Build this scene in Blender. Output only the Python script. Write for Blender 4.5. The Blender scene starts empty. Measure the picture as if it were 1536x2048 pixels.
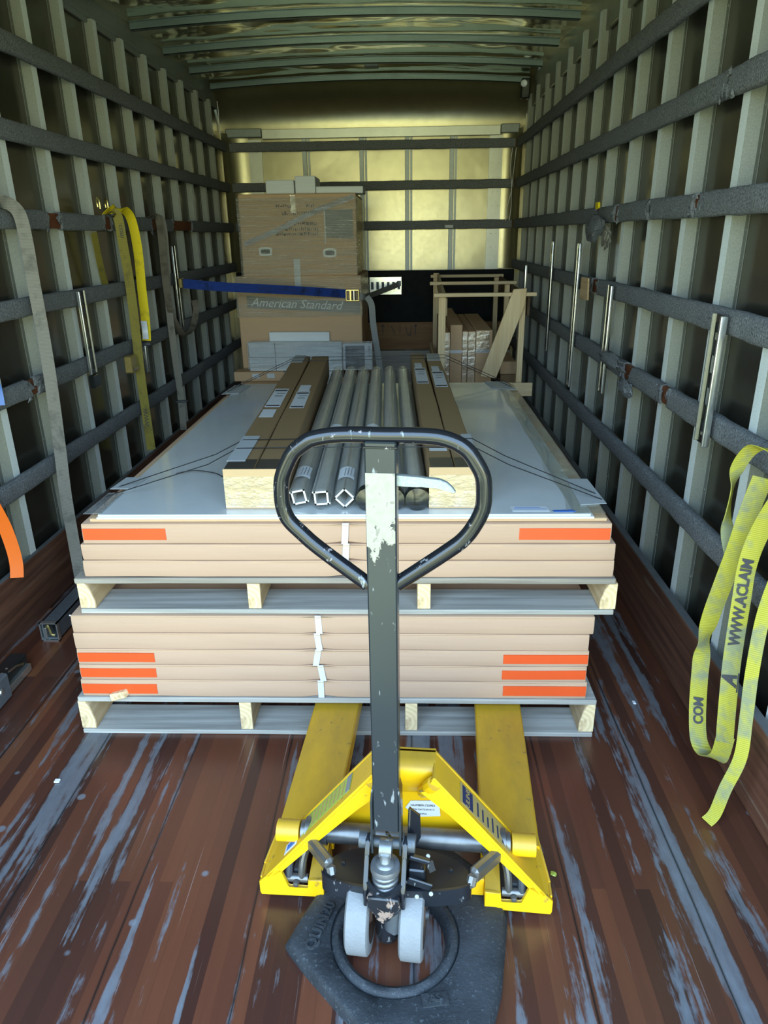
import bpy, bmesh, math, random
from mathutils import Vector, Matrix, noise

random.seed(7)
SC = bpy.context.scene
COL = SC.collection
PI = math.pi

# ------------------------------------------------------------------ camera
F_PX, PITCH, YAW, ROLL = 1421.5, math.radians(21.292), math.radians(1.993), math.radians(0.834)
cyw, syw, cp, sp = math.cos(YAW), math.sin(YAW), math.cos(PITCH), math.sin(PITCH)
fwd = Vector((-syw*cp, cyw*cp, -sp)); r0 = Vector((cyw, syw, 0)); dn0 = fwd.cross(r0)
rt = r0*math.cos(ROLL) + dn0*math.sin(ROLL)
dn = -r0*math.sin(ROLL) + dn0*math.cos(ROLL)
cam_d = bpy.data.cameras.new('camera')
cam_d.sensor_fit = 'VERTICAL'; cam_d.sensor_height = 24.0; cam_d.sensor_width = 18.0
cam_d.lens = F_PX*24.0/2048.0
cam_d.clip_start = 0.02
cam = bpy.data.objects.new('camera', cam_d); COL.objects.link(cam)
up, bk = -dn, -fwd
cam.matrix_world = Matrix(((rt.x, up.x, bk.x, 0), (rt.y, up.y, bk.y, 0), (rt.z, up.z, bk.z, 1.45), (0, 0, 0, 1)))
SC.camera = cam

# ------------------------------------------------------------------ world and exposure
SC.view_settings.view_transform = 'Standard'
SC.view_settings.look = 'None'
SC.view_settings.gamma = 1.0
SC.view_settings.use_curve_mapping = False
SC.view_settings.exposure = 1.2

def world():
    w = bpy.data.worlds.new('outdoors'); SC.world = w; w.use_nodes = True
    n, l = w.node_tree.nodes, w.node_tree.links
    n.clear()
    out = n.new('ShaderNodeOutputWorld'); bg = n.new('ShaderNodeBackground')
    tc = n.new('ShaderNodeTexCoord'); sx = n.new('ShaderNodeSeparateXYZ')
    l.new(tc.outputs['Generated'], sx.inputs[0])
    # broad gradient: sunlit ground, tree belt, sky
    rp = n.new('ShaderNodeValToRGB'); cr = rp.color_ramp
    mr = n.new('ShaderNodeMapRange'); mr.inputs[1].default_value = -1; mr.inputs[2].default_value = 1
    l.new(sx.outputs['Z'], mr.inputs[0]); l.new(mr.outputs[0], rp.inputs[0])
    els = [(0.0, (0.30, 0.36, 0.28)), (0.40, (0.46, 0.54, 0.38)), (0.46, (0.66, 0.71, 0.44)), (0.495, (0.80, 0.80, 0.48)), (0.505, (0.36, 0.42, 0.25)),
           (0.53, (0.34, 0.42, 0.30)), (0.55, (0.66, 0.90, 1.08)), (0.75, (0.56, 0.88, 1.26)), (1.0, (0.40, 0.66, 1.15))]
    cr.elements[0].position = 0; cr.elements[0].color = (*els[0][1], 1)
    cr.elements[1].position = 1; cr.elements[1].color = (*els[-1][1], 1)
    for p, c in els[1:-1]:
        e = cr.elements.new(p); e.color = (*c, 1)
    # patchy sunlit foliage in the tree belt
    ns = n.new('ShaderNodeTexNoise'); ns.inputs['Scale'].default_value = 7; ns.inputs['Detail'].default_value = 4
    l.new(tc.outputs['Generated'], ns.inputs['Vector'])
    r2 = n.new('ShaderNodeValToRGB'); r2.color_ramp.elements[0].position = .47; r2.color_ramp.elements[1].position = .58
    l.new(ns.outputs[0], r2.inputs[0])
    belt = n.new('ShaderNodeValToRGB'); bc = belt.color_ramp
    bc.elements[0].position = .49; bc.elements[0].color = (0, 0, 0, 1)
    bc.elements[1].position = .505; bc.elements[1].color = (1, 1, 1, 1)
    e = bc.elements.new(.53); e.color = (1, 1, 1, 1); e = bc.elements.new(.55); e.color = (0, 0, 0, 1)
    l.new(mr.outputs[0], belt.inputs[0])
    mm = n.new('ShaderNodeMath'); mm.operation = 'MULTIPLY'
    l.new(r2.outputs[0], mm.inputs[0]); l.new(belt.outputs[0], mm.inputs[1])
    mx = n.new('ShaderNodeMix'); mx.data_type = 'RGBA'
    l.new(mm.outputs[0], mx.inputs[0]); l.new(rp.outputs[0], mx.inputs[6]); mx.inputs[7].default_value = (1.25, 1.28, 0.80, 1)
    # tree shade and parked things darken parts of the ground and the tree belt
    n3 = n.new('ShaderNodeTexNoise'); n3.inputs['Scale'].default_value = 2.6; n3.inputs['Detail'].default_value = 3
    mp = n.new('ShaderNodeMapping'); mp.inputs['Location'].default_value = (.7, 2.1, .3); mp.inputs['Scale'].default_value = (1, 1, 3.2)
    l.new(tc.outputs['Generated'], mp.inputs[0]); l.new(mp.outputs[0], n3.inputs['Vector'])
    r3 = n.new('ShaderNodeValToRGB'); r3.color_ramp.elements[0].position = .43; r3.color_ramp.elements[0].color = (.22, .24, .22, 1)
    r3.color_ramp.elements[1].position = .56; r3.color_ramp.elements[1].color = (1.25, 1.25, 1.2, 1)
    l.new(n3.outputs[0], r3.inputs[0])
    low = n.new('ShaderNodeValToRGB'); low.color_ramp.elements[0].position = .52; low.color_ramp.elements[0].color = (1, 1, 1, 1)
    low.color_ramp.elements[1].position = .55; low.color_ramp.elements[1].color = (0, 0, 0, 1); l.new(mr.outputs[0], low.inputs[0])
    m4 = n.new('ShaderNodeMix'); m4.data_type = 'RGBA'; m4.blend_type = 'MULTIPLY'
    l.new(low.outputs[0], m4.inputs[0]); l.new(mx.outputs[2], m4.inputs[6]); l.new(r3.outputs[0], m4.inputs[7])
    mx = m4
    l.new(mx.outputs[2], bg.inputs['Color']); bg.inputs['Strength'].default_value = 3.2
    l.new(bg.outputs[0], out.inputs[0])
world()
Y_OPEN = 0.20
pd = bpy.data.lights.new('door_daylight_portal', 'AREA'); pd.shape = 'RECTANGLE'; pd.size = 2.5; pd.size_y = 2.5
pd.cycles.is_portal = True
po = bpy.data.objects.new('door_daylight_portal', pd); COL.objects.link(po)
po.location = (-0.29, Y_OPEN, 1.25); po.rotation_euler = (math.radians(90), 0, 0)

# ------------------------------------------------------------------ material helpers
class N:
    def __init__(s, name):
        s.m = bpy.data.materials.new(name); s.m.use_nodes = True
        s.t = s.m.node_tree; s.n = s.t.nodes; s.l = s.t.links
        s.b = s.n['Principled BSDF']; s.out = s.n['Material Output']
        s.tc = s.n.new('ShaderNodeTexCoord')
    def set(s, **k):
        names = dict(col='Base Color', rough='Roughness', metal='Metallic', spec='Specular IOR Level', coat='Coat Weight', coatr='Coat Roughness', alpha='Alpha')
        for a, v in k.items():
            i = s.b.inputs[names[a]]
            if hasattr(v, 'links'): s.l.new(v, i)
            elif isinstance(v, tuple): i.default_value = (*v, 1) if len(v) == 3 else v
            else: i.default_value = v
        return s
    def map(s, scale=(1, 1, 1), rot=(0, 0, 0), loc=(0, 0, 0)):
        m = s.n.new('ShaderNodeMapping'); s.l.new(s.tc.outputs['Object'], m.inputs[0])
        m.inputs['Scale'].default_value = scale; m.inputs['Rotation'].default_value = rot; m.inputs['Location'].default_value = loc
        return m.outputs[0]
    def noise(s, v, scale=5, det=4, rough=.5, dist=0):
        x = s.n.new('ShaderNodeTexNoise'); s.l.new(v, x.inputs['Vector'])
        x.inputs['Scale'].default_value = scale; x.inputs['Detail'].default_value = det
        x.inputs['Roughness'].default_value = rough; x.inputs['Distortion'].default_value = dist
        return x.outputs[0]
    def ramp(s, f, *els):
        r = s.n.new('ShaderNodeValToRGB'); c = r.color_ramp
        fix = lambda v: (v, v, v, 1) if not isinstance(v, tuple) else (*v[:3], 1)
        c.elements[0].position, c.elements[0].color = els[0][0], fix(els[0][1])
        c.elements[1].position, c.elements[1].color = els[-1][0], fix(els[-1][1])
        for p, v in els[1:-1]:
            e = c.elements.new(p); e.color = fix(v)
        s.l.new(f, r.inputs[0]); return r.outputs[0]
    def mix(s, f, a, b, mode='MIX'):
        m = s.n.new('ShaderNodeMix'); m.data_type = 'RGBA'; m.blend_type = mode
        for i, v in ((0, f), (6, a), (7, b)):
            if hasattr(v, 'links'): s.l.new(v, m.inputs[i])
            elif isinstance(v, tuple): m.inputs[i].default_value = (*v[:3], 1)
            else: m.inputs[i].default_value = v
        return m.outputs[2]
    def math(s, op, a, b=0.0, c=None):
        m = s.n.new('ShaderNodeMath'); m.operation = op
        for i, v in enumerate((a, b) if c is None else (a, b, c)):
            if hasattr(v, 'links'): s.l.new(v, m.inputs[i])
            else: m.inputs[i].default_value = v
        return m.outputs[0]
    def sep(s, v=None):
        x = s.n.new('ShaderNodeSeparateXYZ'); s.l.new(v or s.tc.outputs['Object'], x.inputs[0]); return x.outputs
    def bump(s, h, strength=.3, dist=.01):
        b = s.n.new('ShaderNodeBump'); s.l.new(h, b.inputs['Height'])
        b.inputs['Strength'].default_value = strength; b.inputs['Distance'].default_value = dist
        s.l.new(b.outputs[0], s.b.inputs['Normal']); return b.outputs[0]

M = {}
def simple(name, col, rough=.5, metal=0.0, var=.12, scale=20, spec=.5, bump=0, bscale=200, coat=0, coatr=.1):
    t = N(name); v = t.map()
    f = t.noise(v, scale)
    c = t.mix(f, tuple(max(0, x*(1-var)) for x in col), tuple(x*(1+var) for x in col))
    t.set(col=c, rough=rough, metal=metal, spec=spec, coat=coat, coatr=coatr)
    if bump: t.bump(t.noise(v, bscale, 3), bump, .004)
    M[name] = t.m; return t.m

def mat_floor():
    t = N('worn_hardwood'); o = t.tc.outputs['Object']
    x, y, z = t.sep()
    # lamination strips: 33 mm wide, random length pieces
    br = t.n.new('ShaderNodeTexBrick'); mp = t.map(rot=(0, 0, PI/2))
    t.l.new(mp, br.inputs['Vector']); br.offset = .37; br.offset_frequency = 3
    br.inputs['Scale'].default_value = 1; br.inputs['Brick Width'].default_value = 1.35; br.inputs['Row Height'].default_value = .0345
    br.inputs['Mortar Size'].default_value = .0004; br.inputs['Mortar Smooth'].default_value = .3
    br.inputs['Color1'].default_value = (0, 0, 0, 1); br.inputs['Color2'].default_value = (1, 1, 1, 1); br.inputs['Mortar'].default_value = (.3, .3, .3, 1)
    wood = t.ramp(br.outputs[0], (0, (.046, .017, .013)), (.3, (.095, .031, .018)), (.55, (.175, .056, .026)), (.8, (.115, .036, .020)), (1, (.25, .088, .036)))
    g = t.noise(t.map(scale=(60, 2.5, 1)), 1, 6, .65)
    wood = t.mix(t.math('MULTIPLY', g, .75), wood, t.mix(.5, wood, (.03, .012, .008)))
    seam = None                      # open joints between the floor planks
    wx = t.math('ADD', x, t.math('MULTIPLY', t.math('SUBTRACT', t.noise(t.map(scale=(1, 3, 1)), 1, 3), .5), .008))
    for X in (-1.225, -.936, -.646, -.356, .012, .377, .660):
        d = t.math('ABSOLUTE', t.math('SUBTRACT', wx, X+.29)); seam = d if seam is None else t.math('MINIMUM', seam, d)
    big = t.noise(t.map(scale=(2.2, 1.0, 1)), 1, 3)
    wood = t.mix(t.ramp(big, (.35, 0.0), (.75, .55)), wood, (.065, .030, .020))
    # grey scuffed wear running along the boards
    s1 = t.noise(t.map(scale=(17, .9, 1), loc=(3.1, .4, 0)), 1, 7, .62, .25)
    s2 = t.noise(t.map(scale=(2.0, .55, 1), loc=(1.5, 2.3, 0)), 1, 2)
    s3 = t.noise(t.map(scale=(38, 16, 1)), 1, 5, .6)
    mr = t.n.new('ShaderNodeMapRange'); t.l.new(y, mr.inputs[0]); mr.inputs[1].default_value = .4; mr.inputs[2].default_value = 2.2; mr.inputs[3].default_value = .055; mr.inputs[4].default_value = -.02
    mask = t.math('ADD', t.math('MULTIPLY', s1, .62), t.math('MULTIPLY', s2, .38))
    mask = t.math('ADD', mask, mr.outputs[0])
    mask = t.math('ADD', mask, t.ramp(seam, (0.0, .045), (.045, 0.0)))
    mask = t.math('ADD', mask, t.math('MULTIPLY', t.math('SUBTRACT', s3, .5), .12))
    mk = t.ramp(mask, (.592, 0.0), (.62, .70), (.70, .92))
    col = t.mix(mk, wood, t.mix(s3, (.10, .112, .125), (.20, .22, .24)))
    # thin scratches
    sc = t.noise(t.map(scale=(150, 1.3, 1), rot=(0, 0, .05)), 1, 2, .5, .1)
    col = t.mix(t.ramp(sc, (.70, 0.0), (.74, .45)), col, (.34, .30, .28))
    # round grey plug dots
    vo = t.n.new('ShaderNodeTexVoronoi'); t.l.new(t.map(scale=(5.5, 5.5, 1), loc=(.3, .2, 0)), vo.inputs['Vector']); vo.inputs['Scale'].default_value = 1
    col = t.mix(t.ramp(vo.outputs['Distance'], (.055, .7), (.075, 0.0)), col, (.19, .21, .23))
    col = t.mix(t.ramp(seam, (.0022, 1.0), (.0042, 0.0)), col, (.010, .009, .009))
    t.set(col=col, rough=t.math('ADD', .30, t.math('MULTIPLY', mk, .22)), spec=.55)
    h = t.math('SUBTRACT', t.math('MULTIPLY', g, .25), t.math('MULTIPLY', mk, .5))
    t.bump(h, .35, .003); M['floor'] = t.m
mat_floor()

def mat_kick():
    t = N('dark_red_kickboard_wood')
    g = t.noise(t.map(scale=(40, 1.4, 34)), 1, 6, .6)
    c = t.ramp(g, (.25, (.045, .020, .013)), (.5, (.12, .050, .030)), (.8, (.22, .10, .055)))
    s = t.noise(t.map(scale=(10, 1.2, 22)), 1, 5, .6, .3)
    c = t.mix(t.ramp(s, (.60, 0.0), (.70, .6)), c, (.20, .15, .11))
    t.set(col=c, rough=.5); t.bump(g, .3, .003); M['kick'] = t.m
mat_kick()
simple('shade_door_grey', (.22, .22, .20), .6, var=.2)  # grey for the added, unseen door that dims the daylight
simple('kick_top', (.13, .135, .14), .6, var=.3)

def mat_galv(name, col, rough, metal):
    t = N(name); v = t.map()
    f = t.noise(v, 260, 2); g = t.noise(t.map(scale=(3, 3, 1)), 2.5, 5)
    c = t.mix(t.ramp(f, (.35, 0.0), (.7, 1.0)), tuple(x*.84 for x in col), tuple(min(1, x*1.1) for x in col))
    c = t.mix(t.ramp(g, (.55, 0.0), (.8, .35)), c, tuple(x*.5 for x in col))
    t.set(col=c, rough=rough, metal=metal); M[name] = t.m
mat_galv('galvanised_post', (.86, .94, .91), .45, .0)
mat_galv('galvanised_dull', (.33, .36, .35), .5, .5)
mat_galv('galvanised_bow', (.13, .17, .17), .4, .5)
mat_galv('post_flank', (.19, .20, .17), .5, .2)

def mat_skin(name, col, rough, bs, bd, sc=(1.4, 1.4, 1.4), warp=.0, metal=1.0, det=.06):
    t = N(name)
    f = t.noise(t.map(scale=sc), 1.0, 3, .45, warp)
    d = t.noise(t.map(), 9, 4)
    c = t.mix(d, tuple(x*.85 for x in col), tuple(min(1, x*1.1) for x in col))
    sp_ = t.noise(t.map(scale=(1, 1, 1)), 45, 2)
    t.set(col=c, rough=t.math('ADD', rough, t.math('MULTIPLY', sp_, .08)), metal=metal)
    t.bump(t.math('ADD', f, t.math('MULTIPLY', d, det)), bs, bd); M[name] = t.m
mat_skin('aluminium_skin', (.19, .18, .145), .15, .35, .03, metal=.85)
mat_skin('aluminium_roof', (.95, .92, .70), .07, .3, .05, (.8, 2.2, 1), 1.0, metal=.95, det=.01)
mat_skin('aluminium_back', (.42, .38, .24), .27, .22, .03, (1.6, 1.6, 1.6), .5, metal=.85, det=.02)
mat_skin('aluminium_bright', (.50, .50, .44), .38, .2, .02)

def mat_carpet():
    t = N('grey_carpet_padding'); v = t.map()
    f = t.noise(v, 170, 3, .75); g = t.noise(v, 14, 4)
    c = t.mix(t.ramp(f, (.3, 0.0), (.72, 1.0)), (.055, .060, .064), (.37, .39, .41))
    c = t.mix(t.math('MULTIPLY', g, .35), c, (.11, .115, .115))
    t.set(col=c, rough=.95, spec=.15); t.bump(t.math('ADD', f, g), .8, .006); M['carpet'] = t.m
mat_carpet()
simple('black_cloth', (.018, .020, .020), .95, var=.3, spec=.1, bump=.4, bscale=60)

def mat_wood(name, a, b, rough=.7, grain=(1.5, 45, 45), bump=.3):
    t = N(name)
    g = t.noise(t.map(scale=grain), 1, 6, .62, .35)
    g2 = t.noise(t.map(scale=tuple(max(x*.12, .8) for x in grain)), 1, 4, .6)
    c = t.mix(t.ramp(g, (.28, 0.0), (.75, 1.0)), a, b)
    c = t.mix(t.ramp(g2, (.5, 0.0), (.75, .5)), c, tuple(x*.55 for x in a))
    t.set(col=c, rough=rough, spec=.3); t.bump(g, bump, .003); M[name] = t.m
mat_wood('rail_slat', (.10, .035, .018), (.22, .075, .03))
mat_wood('weathered_x', (.19, .155, .12), (.47, .42, .35))
mat_wood('pale_weathered_x', (.26, .24, .21), (.60, .57, .51))
mat_wood('fresh_y', (.42, .27, .13), (.75, .56, .34), grain=(45, 1.5, 45))
mat_wood('crate_pine_x', (.62, .46, .26), (.84, .70, .46))
mat_wood('crate_pine_z', (.62, .44, .23), (.86, .70, .44), grain=(40, 40, 2.0))
mat_wood('plywood', (.19, .10, .045), (.33, .18, .08), grain=(2, 10, 30))
mat_wood('dark_board_y', (.07, .045, .025), (.17, .11, .07), grain=(30, 2, 30))

def mat_endgrain():
    t = N('sawn_end_grain')
    w = t.n.new('ShaderNodeTexWave'); w.wave_type = 'RINGS'; w.rings_direction = 'Y'
    t.l.new(t.map(loc=(.03, 0, .02)), w.inputs['Vector']); w.inputs['Scale'].default_value = 22; w.inputs['Distortion'].default_value = 2.5
    c = t.mix(w.outputs[0], (.72, .53, .29), (.82, .65, .39))
    c = t.mix(t.ramp(t.noise(t.map(), 30, 3), (.55, 0.0), (.7, .5)), c, (.30, .15, .07))
    t.set(col=c, rough=.8, spec=.2); M['end_grain'] = t.m
mat_endgrain()

def mat_card(name, col, flute=0, rough=.75):
    t = N(name); v = t.map()
    f = t.noise(t.map(scale=(3, 3, 60)), 1.5, 4); g = t.noise(v, 350, 2)
    c = t.mix(f, tuple(x*.93 for x in col), tuple(min(1, x*1.06) for x in col))
    c = t.mix(t.math('MULTIPLY', g, .12), c, tuple(x*.6 for x in col))
    t.set(col=c, rough=rough, spec=.25); t.bump(t.noise(t.map(scale=(4, 4, 90)), 1, 3), .18, .003); M[name] = t.m
mat_card('cardboard', (.53, .345, .235))
mat_card('cardboard_dark', (.58, .39, .21))
mat_card('cardboard_kraft', (.27, .175, .088), rough=.5)
mat_card('cardboard_tan', (.60, .40, .235))
mat_card('card_white', (.78, .80, .80))
simple('orange_tape', (.76, .09, .016), .42, var=.05)
simple('white_band', (.66, .70, .76), .3, var=.06)
simple('grey_card', (.42, .44, .45), .5, var=.05)
simple('paper', (.62, .64, .66), .6, var=.03)
simple('print_ink', (.04, .04, .05), .6, var=0)
simple('print_grey', (.22, .22, .21), .6, var=0)
simple('dark_tape', (.055, .048, .042), .25, var=.2)
simple('blue_print', (.05, .16, .50), .4, var=.05)

def mat_sheet():
    t = N('film_covered_white_panel'); v = t.map()
    f = t.noise(t.map(scale=(6, 2, 1)), 2, 4, .6, .8)
    c = t.mix(t.noise(v, 5, 3), (.58, .60, .61), (.68, .70, .70))
    t.set(col=c, rough=.24, spec=.6, coat=.6, coatr=.06); t.bump(f, .10, .01); M['sheet'] = t.m
mat_sheet()
simple('white_edge', (.85, .87, .90), .35, var=.03)

def mat_film(name, streak, lo, hi, tint=(.85, .9, .88), rough=.12, bs=.6):
    """clear stretch film: mostly see-through with glossy pulled streaks"""
    t = N(name); t.n.remove(t.b)
    f = t.noise(t.map(scale=streak), 1, 5, .65, .25)
    tr = t.n.new('ShaderNodeBsdfTransparent'); tr.inputs[0].default_value = (.95, .96, .95, 1)
    gl = t.n.new('ShaderNodeBsdfGlossy'); gl.inputs['Roughness'].default_value = rough; gl.inputs[0].default_value = (*tint, 1)
    df = t.n.new('ShaderNodeBsdfDiffuse'); df.inputs[0].default_value = (*tint, 1)
    bp = t.n.new('ShaderNodeBump'); t.l.new(f, bp.inputs['Height']); bp.inputs['Strength'].default_value = bs; bp.inputs['Distance'].default_value = .02
    t.l.new(bp.outputs[0], gl.inputs['Normal'])
    m1 = t.n.new('ShaderNodeMixShader'); m1.inputs[0].default_value = .25
    t.l.new(gl.outputs[0], m1.inputs[1]); t.l.new(df.outputs[0], m1.inputs[2])
    fac = t.ramp(f, (.30, lo), (.55, (lo+hi)/2), (.72, hi))
    m2 = t.n.new('ShaderNodeMixShader'); t.l.new(fac, m2.inputs[0]); t.l.new(tr.outputs[0], m2.inputs[1]); t.l.new(m1.outputs[0], m2.inputs[2])
    t.l.new(m2.outputs[0], t.out.inputs[0]); M[name] = t.m
mat_film('stretch_film', (2.6, 6, 150), .02, .72, (1.0, .98, .86))
mat_film('stretch_film_white', (3.0, 6, 130), .10, .75, (.9, .94, 1.0))
mat_film('packing_tape', (14, 14, 30), .04, .30, (.95, .9, .8), .1, .3)
mat_film('clear_tube', (45, .6, 45), .16, .80, (.82, .84, .84), .12, .5)

def mat_yellow():
    t = N('worn_yellow_paint'); v = t.map()
    geo = t.n.new('ShaderNodeNewGeometry'); nz = t.sep(geo.outputs['Normal'])[2]
    d = t.noise(t.map(scale=(1, .35, 1)), 10, 6, .6); d2 = t.noise(v, 26, 5, .7)
    base = t.mix(d, (.80, .43, .004), (.84, .49, .008))
    # settled dust lies on upward faces: a real coating, thicker on the flats
    up_ = t.ramp(nz, (.35, 0.0), (.8, .8))
    dust = t.math('MULTIPLY', up_, t.ramp(d, (.22, .35), (.72, 1.0)))
    c = t.mix(dust, base, (.27, .165, .035))
    c = t.mix(t.ramp(d2, (.64, 0.0), (.70, .7)), c, (.10, .08, .05))
    t.set(col=c, rough=t.math('ADD', .32, t.math('MULTIPLY', dust, .35)), spec=.5); t.bump(d2, .1, .003); M['yellow'] = t.m
mat_yellow()
def mat_blackpaint(name, base, chip, thr, rough=.22, metal=0):
    t = N(name); v = t.map()
    d = t.noise(v, 22, 7, .68, .5); f = t.noise(t.map(scale=(1, 1, .3)), 90, 3)
    k = t.ramp(d, (thr, 0.0), (thr+.02, 1.0))
    c = t.mix(k, base, chip)
    c = t.mix(t.ramp(f, (.66, 0.0), (.72, .5)), c, (.4, .42, .42))
    t.set(col=c, rough=t.math('ADD', rough, t.math('MULTIPLY', k, .35)), metal=metal, spec=.6); M[name] = t.m
mat_blackpaint('black_paint', (.008, .009, .012), (.26, .23, .24), .615, .15)
mat_blackpaint('handle_paint', (.022, .027, .030), (.45, .46, .45), .70, .24)
mat_blackpaint('pump_black', (.012, .014, .018), (.20, .19, .18), .70, .24)
mat_blackpaint('pump_nose', (.012, .013, .016), (.26, .18, .14), .52, .3)
simple('plate_black', (.010, .011, .013), .35, var=.3, scale=30)
simple('greasy_steel', (.17, .165, .155), .38, .7, var=.35, scale=40)
simple('bright_steel', (.62, .62, .60), .22, 1.0, var=.1)
simple('zinc', (.72, .74, .70), .25, .9, var=.15, scale=60)
simple('spring_steel', (.20, .205, .21), .35, .6, var=.3, scale=60)
simple('grey_polyurethane', (.20, .205, .21), .6, var=.1, scale=60, bump=.3)
simple('wheel_hub', (.10, .06, .045), .6, .3, var=.3)
simple('brass_zinc', (.62, .50, .20), .35, .9, var=.2, scale=50)
simple('profile_metal', (.60, .60, .58), .3, .2, var=.3, scale=12)
simple('bar_steel', (.15, .16, .175), .45, .4, var=.25, scale=40)
simple('dark_steel', (.09, .10, .11), .5, .5, var=.3, scale=40)
simple('string', (.015, .015, .017), .5, var=0)
simple('black_plastic', (.015, .017, .017), .16, var=.1, spec=.6)
simple('white_plastic', (.80, .82, .82), .4, var=.02)
simple('green_screen', (.016, .03, .035), .3, var=.1)
simple('orange_web', (.95, .17, .01), .6, var=.05)

def mat_rubber():
    t = N('weathered_black_rubber'); v = t.map()
    d = t.noise(v, 9, 6, .6); e = t.noise(v, 120, 4, .7)
    c = t.mix(t.ramp(d, (.3, 0.0), (.7, 1.0)), (.014, .017, .020), (.040, .046, .052))
    c = t.mix(t.ramp(e, (.58, 0.0), (.72, .6)), c, (.14, .16, .17))
    t.set(col=c, rough=.6, spec=.4); t.bump(t.math('ADD', d, e), .5, .004); M['rubber'] = t.m
mat_rubber()

def mat_web(name, a, b, dirt, dthr=.5):
    t = N(name)
    d = t.noise(t.map(scale=(1, 1, 1)), 11, 5, .65, .4)
    w = t.n.new('ShaderNodeTexWave'); w.bands_direction = 'Z'; t.l.new(t.map(), w.inputs['Vector']); w.inputs['Scale'].default_value = 60
    c = t.mix(w.outputs[0], a, b); c = t.mix(t.ramp(d, (dthr, 0.0), (dthr+.18, .85)), c, dirt)
    t.set(col=c, rough=.7, spec=.25); t.bump(w.outputs[0], .25, .002); M[name] = t.m
mat_web('web_yellow', (.36, .335, .030), (.50, .455, .07), (.22, .24, .16), .46)
mat_web('web_bright_yellow', (.72, .55, .01), (.85, .66, .02), (.35, .27, .03), .56)
mat_web('web_olive', (.20, .17, .03), (.30, .25, .05), (.10, .09, .03))
mat_web('web_grey', (.19, .18, .15), (.27, .25, .21), (.10, .095, .08))
mat_web('web_brown', (.12, .105, .08), (.18, .16, .12), (.06, .05, .04))
mat_web('web_pale_grey', (.25, .26, .25), (.33, .34, .33), (.14, .14, .14), .6)
mat_web('web_blue', (.010, .035, .20), (.016, .05, .28), (.006, .014, .06))

def mat_labelworn():
    t = N('scraped_sticker'); v = t.map()
    d = t.noise(t.map(scale=(1, 1, .8)), 20, 7, .7, .6); x, y, z = t.sep()
    c = t.mix(t.noise(v, 60, 5), (.24, .215, .16), (.40, .37, .30))
    c = t.mix(t.ramp(t.noise(t.map(scale=(60, 1, 60)), 1, 4), (.6, 0.0), (.66, .6)), c, (.12, .10, .08))
    th = t.math('ADD', t.math('ADD', d, .08), t.math('MULTIPLY', z, 3.2))     # worn away towards the lower end
    t.set(col=c, rough=.55, alpha=t.ramp(th, (.50, 0.0), (.515, 1.0))); M['scraped_sticker'] = t.m
mat_labelworn()
simple('green_sticker', (.36, .42, .06), .3, var=.25, scale=70)
simple('tan_sticker', (.42, .30, .10), .45, var=.15, scale=70)
simple('navy_print', (.02, .03, .09), .5, var=0)

# ------------------------------------------------------------------ geometry helpers
WM = {}                                           # world matrices of the things made so far
def wmat(o): return WM[o.name] if o else Matrix.Identity(4)

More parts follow.
